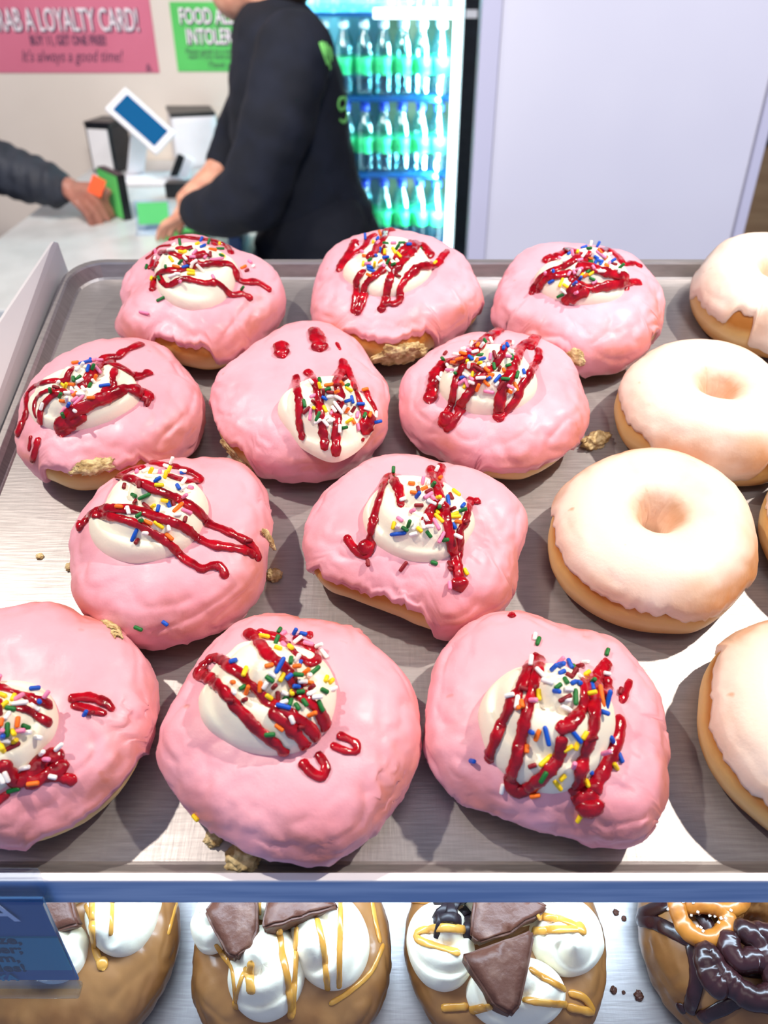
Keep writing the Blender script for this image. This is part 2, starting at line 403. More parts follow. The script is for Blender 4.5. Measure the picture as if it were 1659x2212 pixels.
tag(pan, 'worn aluminium sheet pan holding the pink and plain glazed donuts', 'tray')
pan2 = pan.copy(); COL.objects.link(pan2); pan2.matrix_world = Matrix.Translation(DROP - EV * .022) @ TR
tag(pan2, 'silvery sheet pan on the lower shelf under the cream topped donuts', 'tray')

shelf = thing('display_shelf', 'white sheet metal display shelf with blue grey front lip under the upper pan', 'shelf', tuple(O0), RT)
def inshelf(o): o.parent = shelf; return o
boxobj('shelf_board', (.045, .178, -.0052), (.50, .368, .004), M['whitemetal'], shelf)
V = []
for (u, v, h) in ((-.2004, .3576, -.003), (-.2004, .0, -.003), (-.2004, .3576, .0215), (-.2010, .354, .0245), (-.2012, .349, .0252), (-.236, .0, .034)): V.append((u, v, h))
bm = bmesh.new()
vs = [bm.verts.new(p) for p in V]; f = bm.faces.new([vs[0], vs[2], vs[3], vs[4], vs[5], vs[1]])
ex_ = bmesh.ops.extrude_face_region(bm, geom=[f]); 
for v in ex_['geom']:
    if isinstance(v, bmesh.types.BMVert): v.co.x -= .0016
bobj('side_panel', bm, M['whitemetal'], shelf)
# the lip hangs upright from the front of the board
lipw = boxobj('front_lip', (0, 0, 0), (.52, .0022, .0136), M['lip'], shelf, bev=.0004)
lipw.matrix_local = TR.inverted() @ Matrix.Translation((.05, .1568, 1.2287))
edge = boxobj('lip_edge', (0, 0, 0), (.52, .0030, .0012), M['white'], shelf, bev=.0003)
edge.matrix_local = TR.inverted() @ Matrix.Translation((.05, .1568, 1.2361))
edge['label'] = 'white top edge of the lip'
strip = boxobj('light_strip', (.045, .03, -.0095), (.46, .012, .004), M['glow'], shelf)
lamp('shelf_lamp', 'AREA', tuple(tp(.045, .03, -.013)), tuple(tp(.045, .06, -.2)), 0.95, (.60, .80, 1.0), shape='RECTANGLE', size=.46, size_y=.02)
lowshelf = boxobj('display_shelf', (.045, .178, -.0052), (.50, .368, .004), M['whitemetal'])
lowshelf.matrix_world = Matrix.Translation(DROP) @ TR
tag(lowshelf, 'lower display shelf board under the silvery pan', 'shelf')

# rounded white block for an unidentified object; its join to the side panel is made up
b_ = boxobj('white_block', (-.240, .262, .008), (.074, .05, .030), M['white'], shelf, bev=.008)

# ------------------------------------------------------------------ posters on the back wall
def poster(name, label, x0, x1, y1, ytop, m, lines):
    a = at(x0, y1, WY); b = at(x1, y1, WY); tz = at(x1, ytop, WY).z
    r = thing(name, label, 'poster', ((a.x + b.x) / 2, WY - .002, (a.z + tz) / 2), Matrix.Rotation(PI / 2, 3, 'X'))
    W_, H_ = b.x - a.x, tz - a.z
    boxobj('sheet', (0, 0, .0005), (W_, H_, .001), m, r)
    for (txt, px, py, size, mm, kw) in lines:
        p = at(px, py, WY)
        textmesh('lettering', txt, size, M[mm], r, Matrix.Translation((p.x - r.location.x, p.z - r.location.z, .0016 if mm == 'inkdark' else .0024)), **kw)
    return r
Z0 = 1.9
poster('poster', 'pink poster offering a loyalty card, taped on the wall', -120, 345, 157, -70, M['pinkpaper'], [
    ('GRAB A LOYALTY CARD!', 139, 47, .086, 'inkdark', dict(sx=.47, bold=.0026)), ('GRAB A LOYALTY CARD!', 136, 45, .086, 'inkwhite', dict(sx=.47, bold=.0002)),
    ('BUY 11, GET ONE FREE!', 148, 88, .036, 'inkdark', dict(sx=.62, bold=.001)),
    ("It's always a good time!", 155, 122, .046, 'inkdark', dict(sx=.72, shear=.35)), ('&', 322, 147, .03, 'inkdark', {})])
poster('poster', 'green food allergy poster on the wall, half hidden by the worker', 385, 660, 154, 4, M['greenpaper'], [
    ('FOOD ALLERGIES', 486, 38, .058, 'inkdark', dict(sx=.6, bold=.003)), ('FOOD ALLERGIES', 484, 36, .058, 'inkwhite', dict(sx=.6, bold=.0006)), ('&', 476, 58, .022, 'inkdark', {}),
    ('INTOLERANCES', 492, 82, .058, 'inkdark', dict(sx=.6, bold=.003)), ('INTOLERANCES', 490, 80, .058, 'inkwhite', dict(sx=.6, bold=.0006)),
    ('Please speak to a member of our', 480, 111, .021, 'inkdark', dict(sx=.8)), ('team if you have any questions', 480, 122, .021, 'inkdark', dict(sx=.8)), ('Thank you', 480, 140, .022, 'inkdark', dict(shear=.3))])

# ------------------------------------------------------------------ counter and the things on it
CZ = .92
cl, cr = -.93, -.30
ctr = thing('counter', 'pale grey service counter running to the back wall', 'counter', ((cl + cr) / 2, 2.2, 0))
boxobj('worktop', (0, -.02, CZ - .02), (cr - cl, 1.34, .04), M['counter'], ctr, bev=.003)
boxobj('cabinet', (0, .0, (CZ - .04) / 2), (cr - cl - .06, 1.26, CZ - .04), M['whitemetal'], ctr)
def oncounter(px, py):
    r = ray(px, py); return CAM + r * ((CZ - CAM.z) / r.z)

# card reader tablet on its stand
Yt = 2.42
q = [at(270, 187, Yt + .03), at(382, 285, Yt), at(340, 338, Yt - .05), at(222, 230, Yt - .02)]
cen = sum(q, Vector()) / 4; ux = ((q[1] - q[0]) + (q[2] - q[3])).normalized(); uy = ((q[0] - q[3]) + (q[1] - q[2])); uy = (uy - ux * uy.dot(ux)).normalized(); un = ux.cross(uy)
rot = Matrix((ux, uy, un)).transposed()
tb = oncounter(335, 392)
tab = thing('payment_tablet', 'white payment tablet with blue screen tilted on a white stand', 'tablet', (tb.x, tb.y, CZ))
Wt = (q[1] - q[0]).length; Ht = (q[0] - q[3]).length
def loc(p): return Vector(p) - tab.location
bm = bmesh.new(); box(bm, loc(cen) - un * .007, (Wt, Ht, .014), .005, rot); bobj('tablet_case', bm, M['white'], tab)
bm = bmesh.new(); box(bm, loc(cen) + un * .0008, (Wt * .80, Ht * .70, .001), 0, rot); bobj('screen', bm, M['screen'], tab)
bm = bmesh.new(); box(bm, (0, 0, .008), (.19, .12, .016), .005); bobj('stand_base', bm, M['white'], tab)
d = loc(cen) - un * .012; bs = Vector((-.065, .03, .012))
bm = bmesh.new(); vx = (d - bs); mid = (d + bs) / 2
box(bm, mid, (.05, .012, vx.length), .003, vx.to_track_quat('Z', 'Y').to_matrix()); bobj('stand_arm', bm, M['white'], tab)
cb = loc(oncounter(385, 395))
bm = bmesh.new(); box(bm, cb + Vector((0, .02, .042)), (.022, .012, .07), .003, Matrix.Rotation(.5, 3, 'Y')); bobj('reader_clip', bm, M['black'], tab)
bm = bmesh.new(); box(bm, cb + Vector((.03, .01, .042)), (.028, .01, .06), .003, Matrix.Rotation(.45, 3, 'Y')); bobj('card_reader', bm, M['white'], tab)

# napkin dispensers
def dispenser(label, px, py, w_, d_, h_, rz, mface, mbody, mtop):
    p = oncounter(px, py); r = thing('napkin_dispenser', label, 'dispenser', (p.x, p.y, CZ), Matrix.Rotation(rz, 3, 'Z'))
    boxobj('body', (0, 0, h_ / 2), (w_, d_, h_), mbody, r, bev=.006)
    boxobj('face_plate', (0, -d_ / 2 - .002, h_ * .5), (w_ * .80, .005, h_ * .86), mface, r, bev=.002)
    boxobj('top_cap', (0, 0, h_ + .004), (w_ * 1.02, d_ * 1.02, .012), mtop, r, bev=.004)
    return r
dispenser('small chrome napkin dispenser with dark sides, left of the tablet', 247, 366, .085, .11, .135, -.25, M['whitemetal'], M['black'], M['black'])
dispenser('large white napkin dispenser with black lid, behind the tablet', 425, 352, .135, .16, .15, .3, M['white'], M['white'], M['black'])

# standing sign block, flat sign holder, cards
p0 = oncounter(256, 464)
sb = thing('counter_sign', 'small standing green sign with thick black edge, beside the reaching hand', 'sign', (p0.x, p0.y, CZ), Matrix.Rotation(math.radians(-52), 3, 'Z'))
boxobj('sign_frame', (0, 0, .055), (.13, .022, .11), M['black'], sb, bev=.002)
boxobj('sign_face', (0, -.0118, .055), (.122, .002, .102), M['greenpaper'], sb)
p1 = oncounter(335, 500)
sh = thing('sign_stand', 'clear acrylic stand with pale green card under the worker\'s hands', 'sign', (p1.x, p1.y, CZ), Matrix.Rotation(.12, 3, 'Z'))
boxobj('base', (0, 0, .002), (.085, .06, .004), M['clear'], sh)
boxobj('holder', (0, .01, .036), (.085, .006, .07), M['clear'], sh, rot=Matrix.Rotation(-.35, 3, 'X'))
boxobj('card', (0, .014, .04), (.074, .001, .05), M['greenpaper'], sh, rot=Matrix.Rotation(-.35, 3, 'X'))
p2 = oncounter(400, 512)
o = boxobj('leaflet', (0, 0, .008), (.11, .05, .016), M['greenpaper'], bev=.001); o.location = (p2.x, p2.y, CZ); o.rotation_euler = (0, 0, .1)
tag(o, 'mint green leaflet stack lying in front of the worker\'s hands', 'leaflet')
p3 = oncounter(390, 424)
o = boxobj('card_holder', (0, 0, .02), (.07, .05, .04), M['black'], bev=.003); o.location = (p3.x, p3.y, CZ)
tag(o, 'small black card holder on the counter below the tablet', 'holder')
p4 = oncounter(522, 548)
o = boxobj('box', (0, 0, .02), (.03, .12, .04), M['rail'], bev=.003); o.location = (p4.x - .012, p4.y + .05, CZ)
tag(o, 'small blue box at the counter end beside the worker', 'box')

# ------------------------------------------------------------------ worker in the navy sweatshirt
def wp(px, py, Y): return tuple(at(px, py, Y))
wk = thing('person', 'worker in navy sweatshirt leaning over the counter with sleeves pushed up', 'person', (at(690, 560, 1.97).x, 1.97, 0))
woff = wk.location
def hand(wrist, tip, palm_n, thumb_side, r=.0092, curl=.25):
    """chains for a hand: palm and five unequal bent fingers"""
    w_, t_ = Vector(wrist), Vector(tip); d = (t_ - w_).normalized(); n = Vector(palm_n); n = (n - d * n.dot(d)).normalized(); s = d.cross(n) * thumb_side
    L = (t_ - w_).length; ch = []
    for k, (off, ln) in enumerate(((-.035, .80), (-.012, .97), (.012, 1.0), (.035, .90))):
        a = w_ + s * off * .5 + d * .015; b = w_ + s * -off + d * (L * .52) if False else w_ + s * off + d * (L * .52)
        c = b + d * (L * .27 * ln) - n * (.012 * curl * 4 * .5); e = c + d * (L * .20 * ln) - n * (.02 * curl * 4 * .6)
        ch.append([(tuple(a), r * 1.15), (tuple(b), r * .98), (tuple(c), r * .82), (tuple(e), r * .68)])
    a = w_ + s * .02 + d * .02; b = a + s * .028 + d * .028; c = b + d * .03 + s * .006 - n * .006
    ch.append([(tuple(a), r * 1.3), (tuple(b), r), (tuple(c), r * .8)])
    return ch
neck = wp(585, 5, 1.97); headc = Vector(wp(548, -88, 1.97))
hd = [[(neck, .055), (wp(560, -30, 1.97), .05)],
      [(tuple(headc + Vector((.015, 0, .02))), (.092, .072, .098))],
      [(tuple(headc + Vector((-.045, 0, -.045))), (.05, .05, .062))],
      [(wp(506, 2, 1.97), (.030, .034, .030))],
      [(tuple(headc + Vector((-.088, 0, -.012))), (.014, .010, .02))],
      [(tuple(headc + Vector((-.080, 0, -.055))), (.012, .022, .008))],
      [(tuple(headc + Vector((.02, -.074, -.01))), (.016, .008, .028))], [(tuple(headc + Vector((.02, .074, -.01))), (.016, .008, .028))]]
torso = [[(wp(600, 80, 1.97), (.06, .09, .05)), (wp(610, 180, 1.97), (.08, .11, .08)), (wp(635, 330, 1.97), (.08, .11, .08)), (wp(675, 470, 1.97), (.10, .15, .10))]]
legs = [[(wp(680, 480, 1.89), .085), (wp(690, 800, 1.89), .07), ((at(690, 560, 1.97).x, 1.89, .5), .06), ((at(690, 560, 1.97).x, 1.89, .06), .04), ((at(690, 560, 1.97).x - .13, 1.89, .035), .035)],
        [(wp(680, 480, 2.06), .085), (wp(690, 800, 2.06), .07), ((at(690, 560, 1.97).x, 2.06, .5), .06), ((at(690, 560, 1.97).x, 2.06, .06), .04), ((at(690, 560, 1.97).x - .13, 2.06, .035), .035)]]
nw = wp(412, 455, 1.88); fwp = wp(402, 432, 2.02)
arms = [[(wp(635, 125, 1.84), .04), (wp(555, 435, 1.77), .038), (wp(470, 462, 1.80), .032), (nw, .024)],
        [(wp(592, 100, 2.10), .04), (wp(507, 310, 2.14), .038), (wp(462, 380, 2.08), .032), (fwp, .024)]]
hz = CZ + .030
def counterpt(px, py, z):
    r = ray(px, py); return tuple(CAM + r * ((z - CAM.z) / r.z))
hands = hand(nw, counterpt(352, 497, hz), (0, 0, 1), 1) + hand(fwp, counterpt(372, 478, hz), (0, 0, 1), -1)
sub = lambda chs: [[(tuple(Vector(p) - woff), r) for p, r in c] for c in chs]
solid('body', sub(hd + torso + legs + arms + hands), .004, M['skin'], wk, smooth=3)
for sy in (-1, 1):
    boxobj('eye', tuple(headc - woff + Vector((-.082, .030 * sy, .012))), (.010, .024, .012), M['white'], wk, bev=.004)
boxobj('mouth', tuple(headc - woff + Vector((-.080, 0, -.068))), (.012, .042, .009), M['skin2'], wk, bev=.003)
hairc = [[(tuple(headc + Vector((.035, 0, .045))), (.088, .078, .085))], [(tuple(headc + Vector((.06, 0, -.02))), (.06, .072, .08))], [(tuple(headc + Vector((.12, 0, .0))), .04)]]
solid('hair', sub(hairc), .006, M['hair'], wk, smooth=3)
def folds(c): return .006 * noise.noise(Vector((c.x * 9, c.y * 9, c.z * 14))) + .003 * noise.noise(c * 28)
sw = [[(wp(585, 28, 1.97), (.062, .075, .03)), (wp(600, 75, 1.97), (.095, .13, .075)), (wp(618, 170, 1.97), (.125, .165, .10)), (wp(628, 280, 1.97), (.135, .17, .10)), (wp(650, 380, 1.97), (.135, .17, .10)), (wp(680, 460, 1.97), (.130, .165, .09))],
      [(wp(636, 115, 1.82), .078), (wp(600, 260, 1.77), .075), (wp(545, 425, 1.76), .072), (wp(490, 452, 1.79), .062), (wp(448, 458, 1.83), .050), (wp(428, 459, 1.86), .043)],
      [(wp(592, 100, 2.12), .07), (wp(545, 230, 2.14), .062), (wp(510, 310, 2.14), .058), (wp(484, 350, 2.11), .046)],
      [(wp(700, 470, 1.97), (.105, .15, .07)), (wp(742, 470, 1.97), (.075, .12, .075))]]
sweat = solid('sweatshirt', sub(sw), .009, M['navy'], wk, smooth=8, disp=folds)
tr = [[(wp(688, 500, 1.90), .115), (wp(690, 800, 1.90), .095), ((at(690, 560, 1.97).x, 1.89, .5), .08), ((at(690, 560, 1.97).x, 1.89, .10), .06)],
      [(wp(688, 500, 2.05), .115), (wp(690, 800, 2.05), .095), ((at(690, 560, 1.97).x, 2.06, .5), .08), ((at(690, 560, 1.97).x, 2.06, .10), .06)],
      [(wp(665, 520, 1.97), (.13, .15, .08)), (wp(735, 505, 1.97), (.10, .13, .08))]]
solid('trousers', sub(tr), .009, M['trouser'], wk, smooth=6, disp=folds)
# print on the sweatshirt
bpy.context.view_layer.update()
def bvh_of(objs):
    V = []; P = []
    for o in objs:
        b = len(V); mw = o.matrix_world
        V += [mw @ v.co for v in o.data.vertices]; P += [tuple(b + i for i in p.vertices) for p in o.data.polygons]
    return BVHTree.FromPolygons(V, P)
bv = bvh_of([sweat])
def printed(strokes, hw):
    for st in strokes:
        pts = []; nr = []
        for p in catmull([Vector((a, b, 0)) for a, b in st], 2.0):
            r = ray(p.x, p.y); h = bv.ray_cast(CAM, r.normalized())
            if h[0] is not None: pts.append(h[0] + h[1] * .001 - woff); nr.append(h[1])
        if len(pts) > 2:
            V, F = sweep(pts, nr, hw, .0012, seg=6, cap=False); mobj('lettering', V, F, M['neon'], wk)
printed([[(745, 212), (733, 214), (730, 228), (735, 238), (744, 232)], [(746, 212), (747, 235), (748, 255), (741, 264), (733, 259)]], .0035)
printed([[(690, 92), (706, 138)], [(695, 90), (702, 118), (701, 100)], [(702, 92), (712, 148)], [(708, 98), (715, 130)], [(712, 104), (716, 122)]], .003)
printed([[(486, 190), (480, 203), (487, 212), (481, 226)]], .003)

# ------------------------------------------------------------------ customer reaching in from the left
cu = thing('person', 'customer reaching in from the left in a charcoal jacket sleeve', 'person', (-1.62, 2.12, 0))
coff = cu.location; sub2 = lambda chs: [[(tuple(Vector(p) - coff), r) for p, r in c] for c in chs]
wr = at(150, 408, 2.14); tipp = at(222, 438, 2.10)
el = at(-40, 345, 2.20)
bod = [[((-1.62, 2.12, 1.56), .052), ((-1.62, 2.12, 1.30), (.10, .17, .12)), ((-1.62, 2.12, 1.0), (.09, .15, .10))],
       [((-1.60, 2.12, 1.70), (.09, .072, .11))], [((-1.55, 2.12, 1.64), (.05, .05, .06))],
       [((-1.50, 2.12, 1.69), (.014, .011, .02))], [((-1.61, 2.04, 1.69), (.015, .009, .026))],
       [((-1.55, 2.05, 1.36), .055), (tuple(at(-210, 235, 2.2)), .045), (tuple(el), .04), (tuple(wr), .027)],
       [((-1.62, 2.05, .95), .08), ((-1.62, 2.05, .5), .06), ((-1.62, 2.05, .06), .04), ((-1.50, 2.05, .035), .035)],
       [((-1.62, 2.20, .95), .08), ((-1.62, 2.20, .5), .06), ((-1.62, 2.20, .06), .04), ((-1.50, 2.20, .035), .035)]]
solid('body', sub2(bod + hand(wr, tipp, (0, -.25, 1), -1, curl=.8, r=.0125)), .006, M['skin2'], cu, smooth=4)
def pleats(c): return .004 * math.sin(c.x * 170) * .5 + .005 * noise.noise(c * 22)
jk = [[((-1.62, 2.12, 1.46), (.10, .14, .06)), ((-1.62, 2.12, 1.34), (.13, .20, .12)), ((-1.62, 2.12, 1.0), (.13, .19, .12)), ((-1.62, 2.12, .88), (.13, .19, .06))],
      [((-1.56, 2.03, 1.36), .085), (tuple(at(-210, 235, 2.2)), .074), (tuple(el), .068), (tuple(at(60, 385, 2.17)), .062), (tuple(at(112, 403, 2.15)), .052)]]
solid('jacket', sub2(jk), .008, M['jacket'], cu, smooth=5, disp=pleats)
solid('trousers', sub2([[((-1.62, 2.03, .90), .105), ((-1.62, 2.05, .5), .08), ((-1.62, 2.05, .1), .06)], [((-1.62, 2.21, .90), .105), ((-1.62, 2.20, .5), .08), ((-1.62, 2.20, .1), .06)]]), .01, M['trouser'], cu)
solid('hair', sub2([[((-1.625, 2.12, 1.74), (.088, .078, .085))], [((-1.65, 2.12, 1.68), (.06, .072, .08))]]), .008, M['hair'], cu)
oc = at(209, 402, 2.12)
o = boxobj('card', (0, 0, 0), (.034, .002, .045), M['orange'], rot=Matrix.Rotation(.5, 3, 'Y')); o.location = oc
tag(o, 'orange card held between the customer\'s fingers', 'card')

# ------------------------------------------------------------------ drinks fridge
FY = 2.90
fx0 = at(578, 0, FY).x; fx1 = .2909; fi0 = fx0 + .045; fi1 = .2446
fr = thing('drinks_fridge', 'lit black framed glass door fridge full of bottled drinks', 'fridge', ((fx0 + fx1) / 2, FY, 0))
fc = fr.location.x
FH = 1.95
def fbox(name, x0, x1, y0, y1, z0, z1, m, **k):
    return boxobj(name, ((x0 + x1) / 2 - fc, (y0 + y1) / 2 - FY, (z0 + z1) / 2), (x1 - x0, y1 - y0, z1 - z0), m, fr, **k)
bm = bmesh.new()
for (a, b, c_, d_, e, f_) in ((fx0, fi0, FY + .0, FY + .06, .1, FH), (fi1, fx1, FY + .0, FY + .06, .1, FH), (fi0, fi1, FY, FY + .06, .1, .2), (fi0, fi1, FY, FY + .06, FH - .08, FH)):
    box(bm, ((a + b) / 2 - fc, (c_ + d_) / 2 - FY, (e + f_) / 2), (b - a, d_ - c_, f_ - e))
bobj('door_frame', bm, M['black'], fr)
bm = bmesh.new()
for (a, b, c_, d_, e, f_) in ((fx0, fi0, FY + .065, FY + .62, .0, FH), (fi1 + .01, fx1, FY + .065, FY + .62, 0, FH), (fx0, fx1, FY + .60, FY + .64, 0, FH), (fi0, fi1 + .01, FY + .065, FY + .6, 0, .2), (fi0, fi1 + .01, FY + .065, FY + .6, FH - .08, FH)):
    box(bm, ((a + b) / 2 - fc, (c_ + d_) / 2 - FY, (e + f_) / 2), (b - a, d_ - c_, f_ - e))
bobj('liner', bm, M['fridgein'], fr)
fbox('door_glass', fi0, fi1, FY + .02, FY + .026, .2, FH - .08, M['glass'])
fbox('light_strip', .2195, .2425, FY + .045, FY + .06, .22, FH - .1, M['led'])
fbox('light_strip', fi0 + .002, fi0 + .024, FY + .045, FY + .06, .22, FH - .1, M['led'])
SHZ = (1.326, 1.085, .845, .60)
for i, z in enumerate(SHZ):
    fbox('shelf', fi0, fi1 + .008, FY + .08, FY + .56, z - .012, z, M['rail'] if i else M['rail'])
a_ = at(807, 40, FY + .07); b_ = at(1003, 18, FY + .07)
fbox('glowing_price_rail', a_.x, .217, FY + .066, FY + .074, a_.z, b_.z, M['glow'])  # white plastic shelf edge, no lamp; its brightness is put in as emission
a_ = at(1006, 39, FY - .004); b_ = at(1032, 21, FY - .004)
fbox('frame_reflection', a_.x, b_.x, FY - .006, FY - .001, a_.z, b_.z, M['white'])  # white plate put in for the bright strip's reflection on the black frame
for z in (1.60, 1.31, 1.07, .83):
    lamp('fridge_lamp', 'AREA', (.19, FY + .07, z - .03), (-.05, FY + .32, z - .13), 8.0, (.50, .95, 1.0), shape='RECTANGLE', size=.02, size_y=.2)
lamp('fridge_lamp', 'AREA', ((fi0 + fi1) / 2, FY + .12, 1.55), ((fi0 + fi1) / 2, FY + .3, .8), 30, (.45, .92, 1.0), shape='RECTANGLE', size=.4, size_y=.1)
def lathe(prof, seg=20):
    V = []; F = []
    for r_, z in prof:
        for j in range(seg): a = 2 * PI * j / seg; V.append((r_ * math.cos(a), r_ * math.sin(a), z))
    for i in range(len(prof) - 1):
        for j in range(seg): F.append((i * seg + j, i * seg + (j + 1) % seg, (i + 1) * seg + (j + 1) % seg, (i + 1) * seg + j))
    F.append(tuple(reversed(range(seg)))); F.append(tuple((len(prof) - 1) * seg + j for j in range(seg)))
    return V, F
def make_bottle(cap):
    r = thing('drink_bottle', None, 'bottle')
    V, F = lathe([(.024, 0), (.030, .004), (.031, .02), (.0285, .03), (.031, .045), (.030, .06), (.030, .115), (.031, .125), (.029, .145), (.022, .165), (.0145, .182), (.0125, .19), (.0125, .2)])
    mobj('bottle_body', V, F, M['bottle'], r)
    V, F = lathe([(.0306, .066), (.0312, .067), (.0312, .112), (.0306, .113)]); mobj('label_band', V, F, M['label'], r)
    V, F = lathe([(.0145, .196), (.015, .197), (.015, .213), (.014, .215)], 16); mobj('cap', V, F, M[cap], r)
    return r
pw = make_bottle('capw'); pb = make_bottle('capb')
used = {}
ORD = ['rightmost', 'second from right', 'third from right', 'fourth from right', 'fifth from right', 'sixth from right', 'seventh from right']
rowname = {0: 'top', 1: 'second', 2: 'third', 3: 'bottom'}
for i, z in enumerate(SHZ):
    for dep in range(2):
        for k in range(7):
            x = .188 - .0635 * k
            if i == 0 and dep == 1: continue
            if x - .035 < fi0: continue
            p = pw if i < 2 else pb
            if p.name not in used: r = p; used[p.name] = 1
            else:
                r = p.copy(); COL.objects.link(r)
                for ch in p.children: copyo(ch, r)
            r.location = (x + random.Random(i * 50 + dep * 9 + k).uniform(-.002, .002), FY + .12 + dep * .075, z + .001)
            r['group'] = ('white capped' if i < 2 else 'blue capped') + ' bottles on the %s fridge shelf, %s row' % (rowname[i], 'front' if dep == 0 else 'rear')
            r['label'] = '%s capped clear bottle with green label, %s fridge shelf, %s row, %s' % ('white' if i < 2 else 'blue', rowname[i], 'front' if dep == 0 else 'rear', ORD[k])

# ------------------------------------------------------------------ white partition at right, tan cabinet behind it
PY = 1.5
px0, px1 = .154, .653
pt = thing('partition', 'tall plain white cabinet panel standing behind the pan', 'panel', ((px0 + px1) / 2, PY, 0))
pc = pt.location.x
boxobj('panel', (0, .02, 1.2), (px1 - px0, .036, 2.4), M['panel'], pt, bev=.002)
for a_, b_ in ((px0, .1855), (.6355, px1)):
    boxobj('edge_trim', ((a_ + b_) / 2 - pc, -.001, 1.2), (b_ - a_, .008, 2.4), M['paneltrim'], pt, bev=.001)
for x in (.1865, .6345): boxobj('groove', (x - pc, .0015, 1.2), (.002, .004, 2.4), M['groove'], pt)
p_ = at(1608, 330, 2.5)
o = boxobj('cabinet', (0, 0, at(1650, 322, 2.5).z / 2), (.9, .5, at(1650, 322, 2.5).z), M['tan'], bev=.003); o.location = (at(1600, 322, 2.5).x + .42, 2.75, 0)
tag(o, 'tan wooden cabinet glimpsed past the right edge of the white panel', 'cabinet')
o2 = boxobj('appliance', (0, 0, .15), (.5, .35, .3), M['black'], bev=.01); o2.location = (at(1648, 310, 2.5).x + .25, 2.72, at(1650, 322, 2.5).z)
tag(o2, 'black appliance on the tan cabinet at the right edge', 'appliance')
# ------------------------------------------------------------------ donuts
NT, NV = 180, 64
def radii(lst):
    n = len(lst); o = []
    for i in range(NT):
        f = i / NT * n; a = int(f); t = f - a
        p = [lst[(a + k) % n] for k in (-1, 0, 1, 2)]
        o.append(.0005 * (2 * p[1] + (p[2] - p[0]) * t + (2 * p[0] - 5 * p[1] + 4 * p[2] - p[3]) * t * t + (3 * p[1] - p[0] - 3 * p[2] + p[3]) * t ** 3))
    return np.array(o)
def spow(c, e): return np.sign(c) * np.abs(c) ** e
THETA = np.linspace(0, 2 * PI, NT, endpoint=False)
def grid(R, H, hole, n=2.7):
    """body surface points [angle, t]: t from the underside out around the rim and over the top (into the hole for a ring)"""
    e = 2 / n
    if hole:
        a = np.linspace(-PI * .5, PI * 1.32, NV)
        e = 2 / 2.25
        c, s = spow(np.cos(a), e), spow(np.sin(a), e)
        z = H * ((1 + s) / 2) ** 1.45
        c = np.where(c < 0, -np.abs(np.cos(a)) ** (2 / 3.4), c)
        rc = (R + hole) / 2; hw = (R - hole) / 2
        rho = rc[:, None] + hw[:, None] * c[None, :]
    else:
        a = np.linspace(-PI / 2, PI / 2, NV)
        c, s = spow(np.cos(a), e), spow(np.sin(a), e)
        z = H * ((1 + s) / 2) ** 1.2
        k = c * (1 - .07 * np.clip(1 - z / H * 2, 0, 1))
        rho = R[:, None] * k[None, :]
        z = z - .0015 * np.clip(1 - c / .5, 0, 1) * (z > H / 2)
    P = np.zeros((NT, NV, 3))
    P[..., 0] = rho * np.cos(THETA)[:, None]; P[..., 1] = rho * np.sin(THETA)[:, None]; P[..., 2] = z[None, :]
    return P, a
def gnormals(P):
    du = np.roll(P, -1, 0) - np.roll(P, 1, 0); dv = np.gradient(P, axis=1)
    n = np.cross(du, dv); l = np.linalg.norm(n, axis=2, keepdims=True)
    n = np.where(l > 1e-12, n / np.maximum(l, 1e-12), 0)
    n[np.linalg.norm(n, axis=2) < .5] = (0, 0, 1)
    return n
def gmesh(name, P, m, parent, keep=None, closed_ring=False):
    V = P.reshape(-1, 3); nv = P.shape[1]; F = []
    for i in range(NT):
        i2 = (i + 1) % NT
        for j in range(nv - 1): F.append((i * nv + j, i2 * nv + j, i2 * nv + j + 1, i * nv + j + 1))
        if closed_ring: F.append((i * nv + nv - 1, i2 * nv + nv - 1, i2 * nv, i * nv))
    return mobj(name, V, F, m, parent)
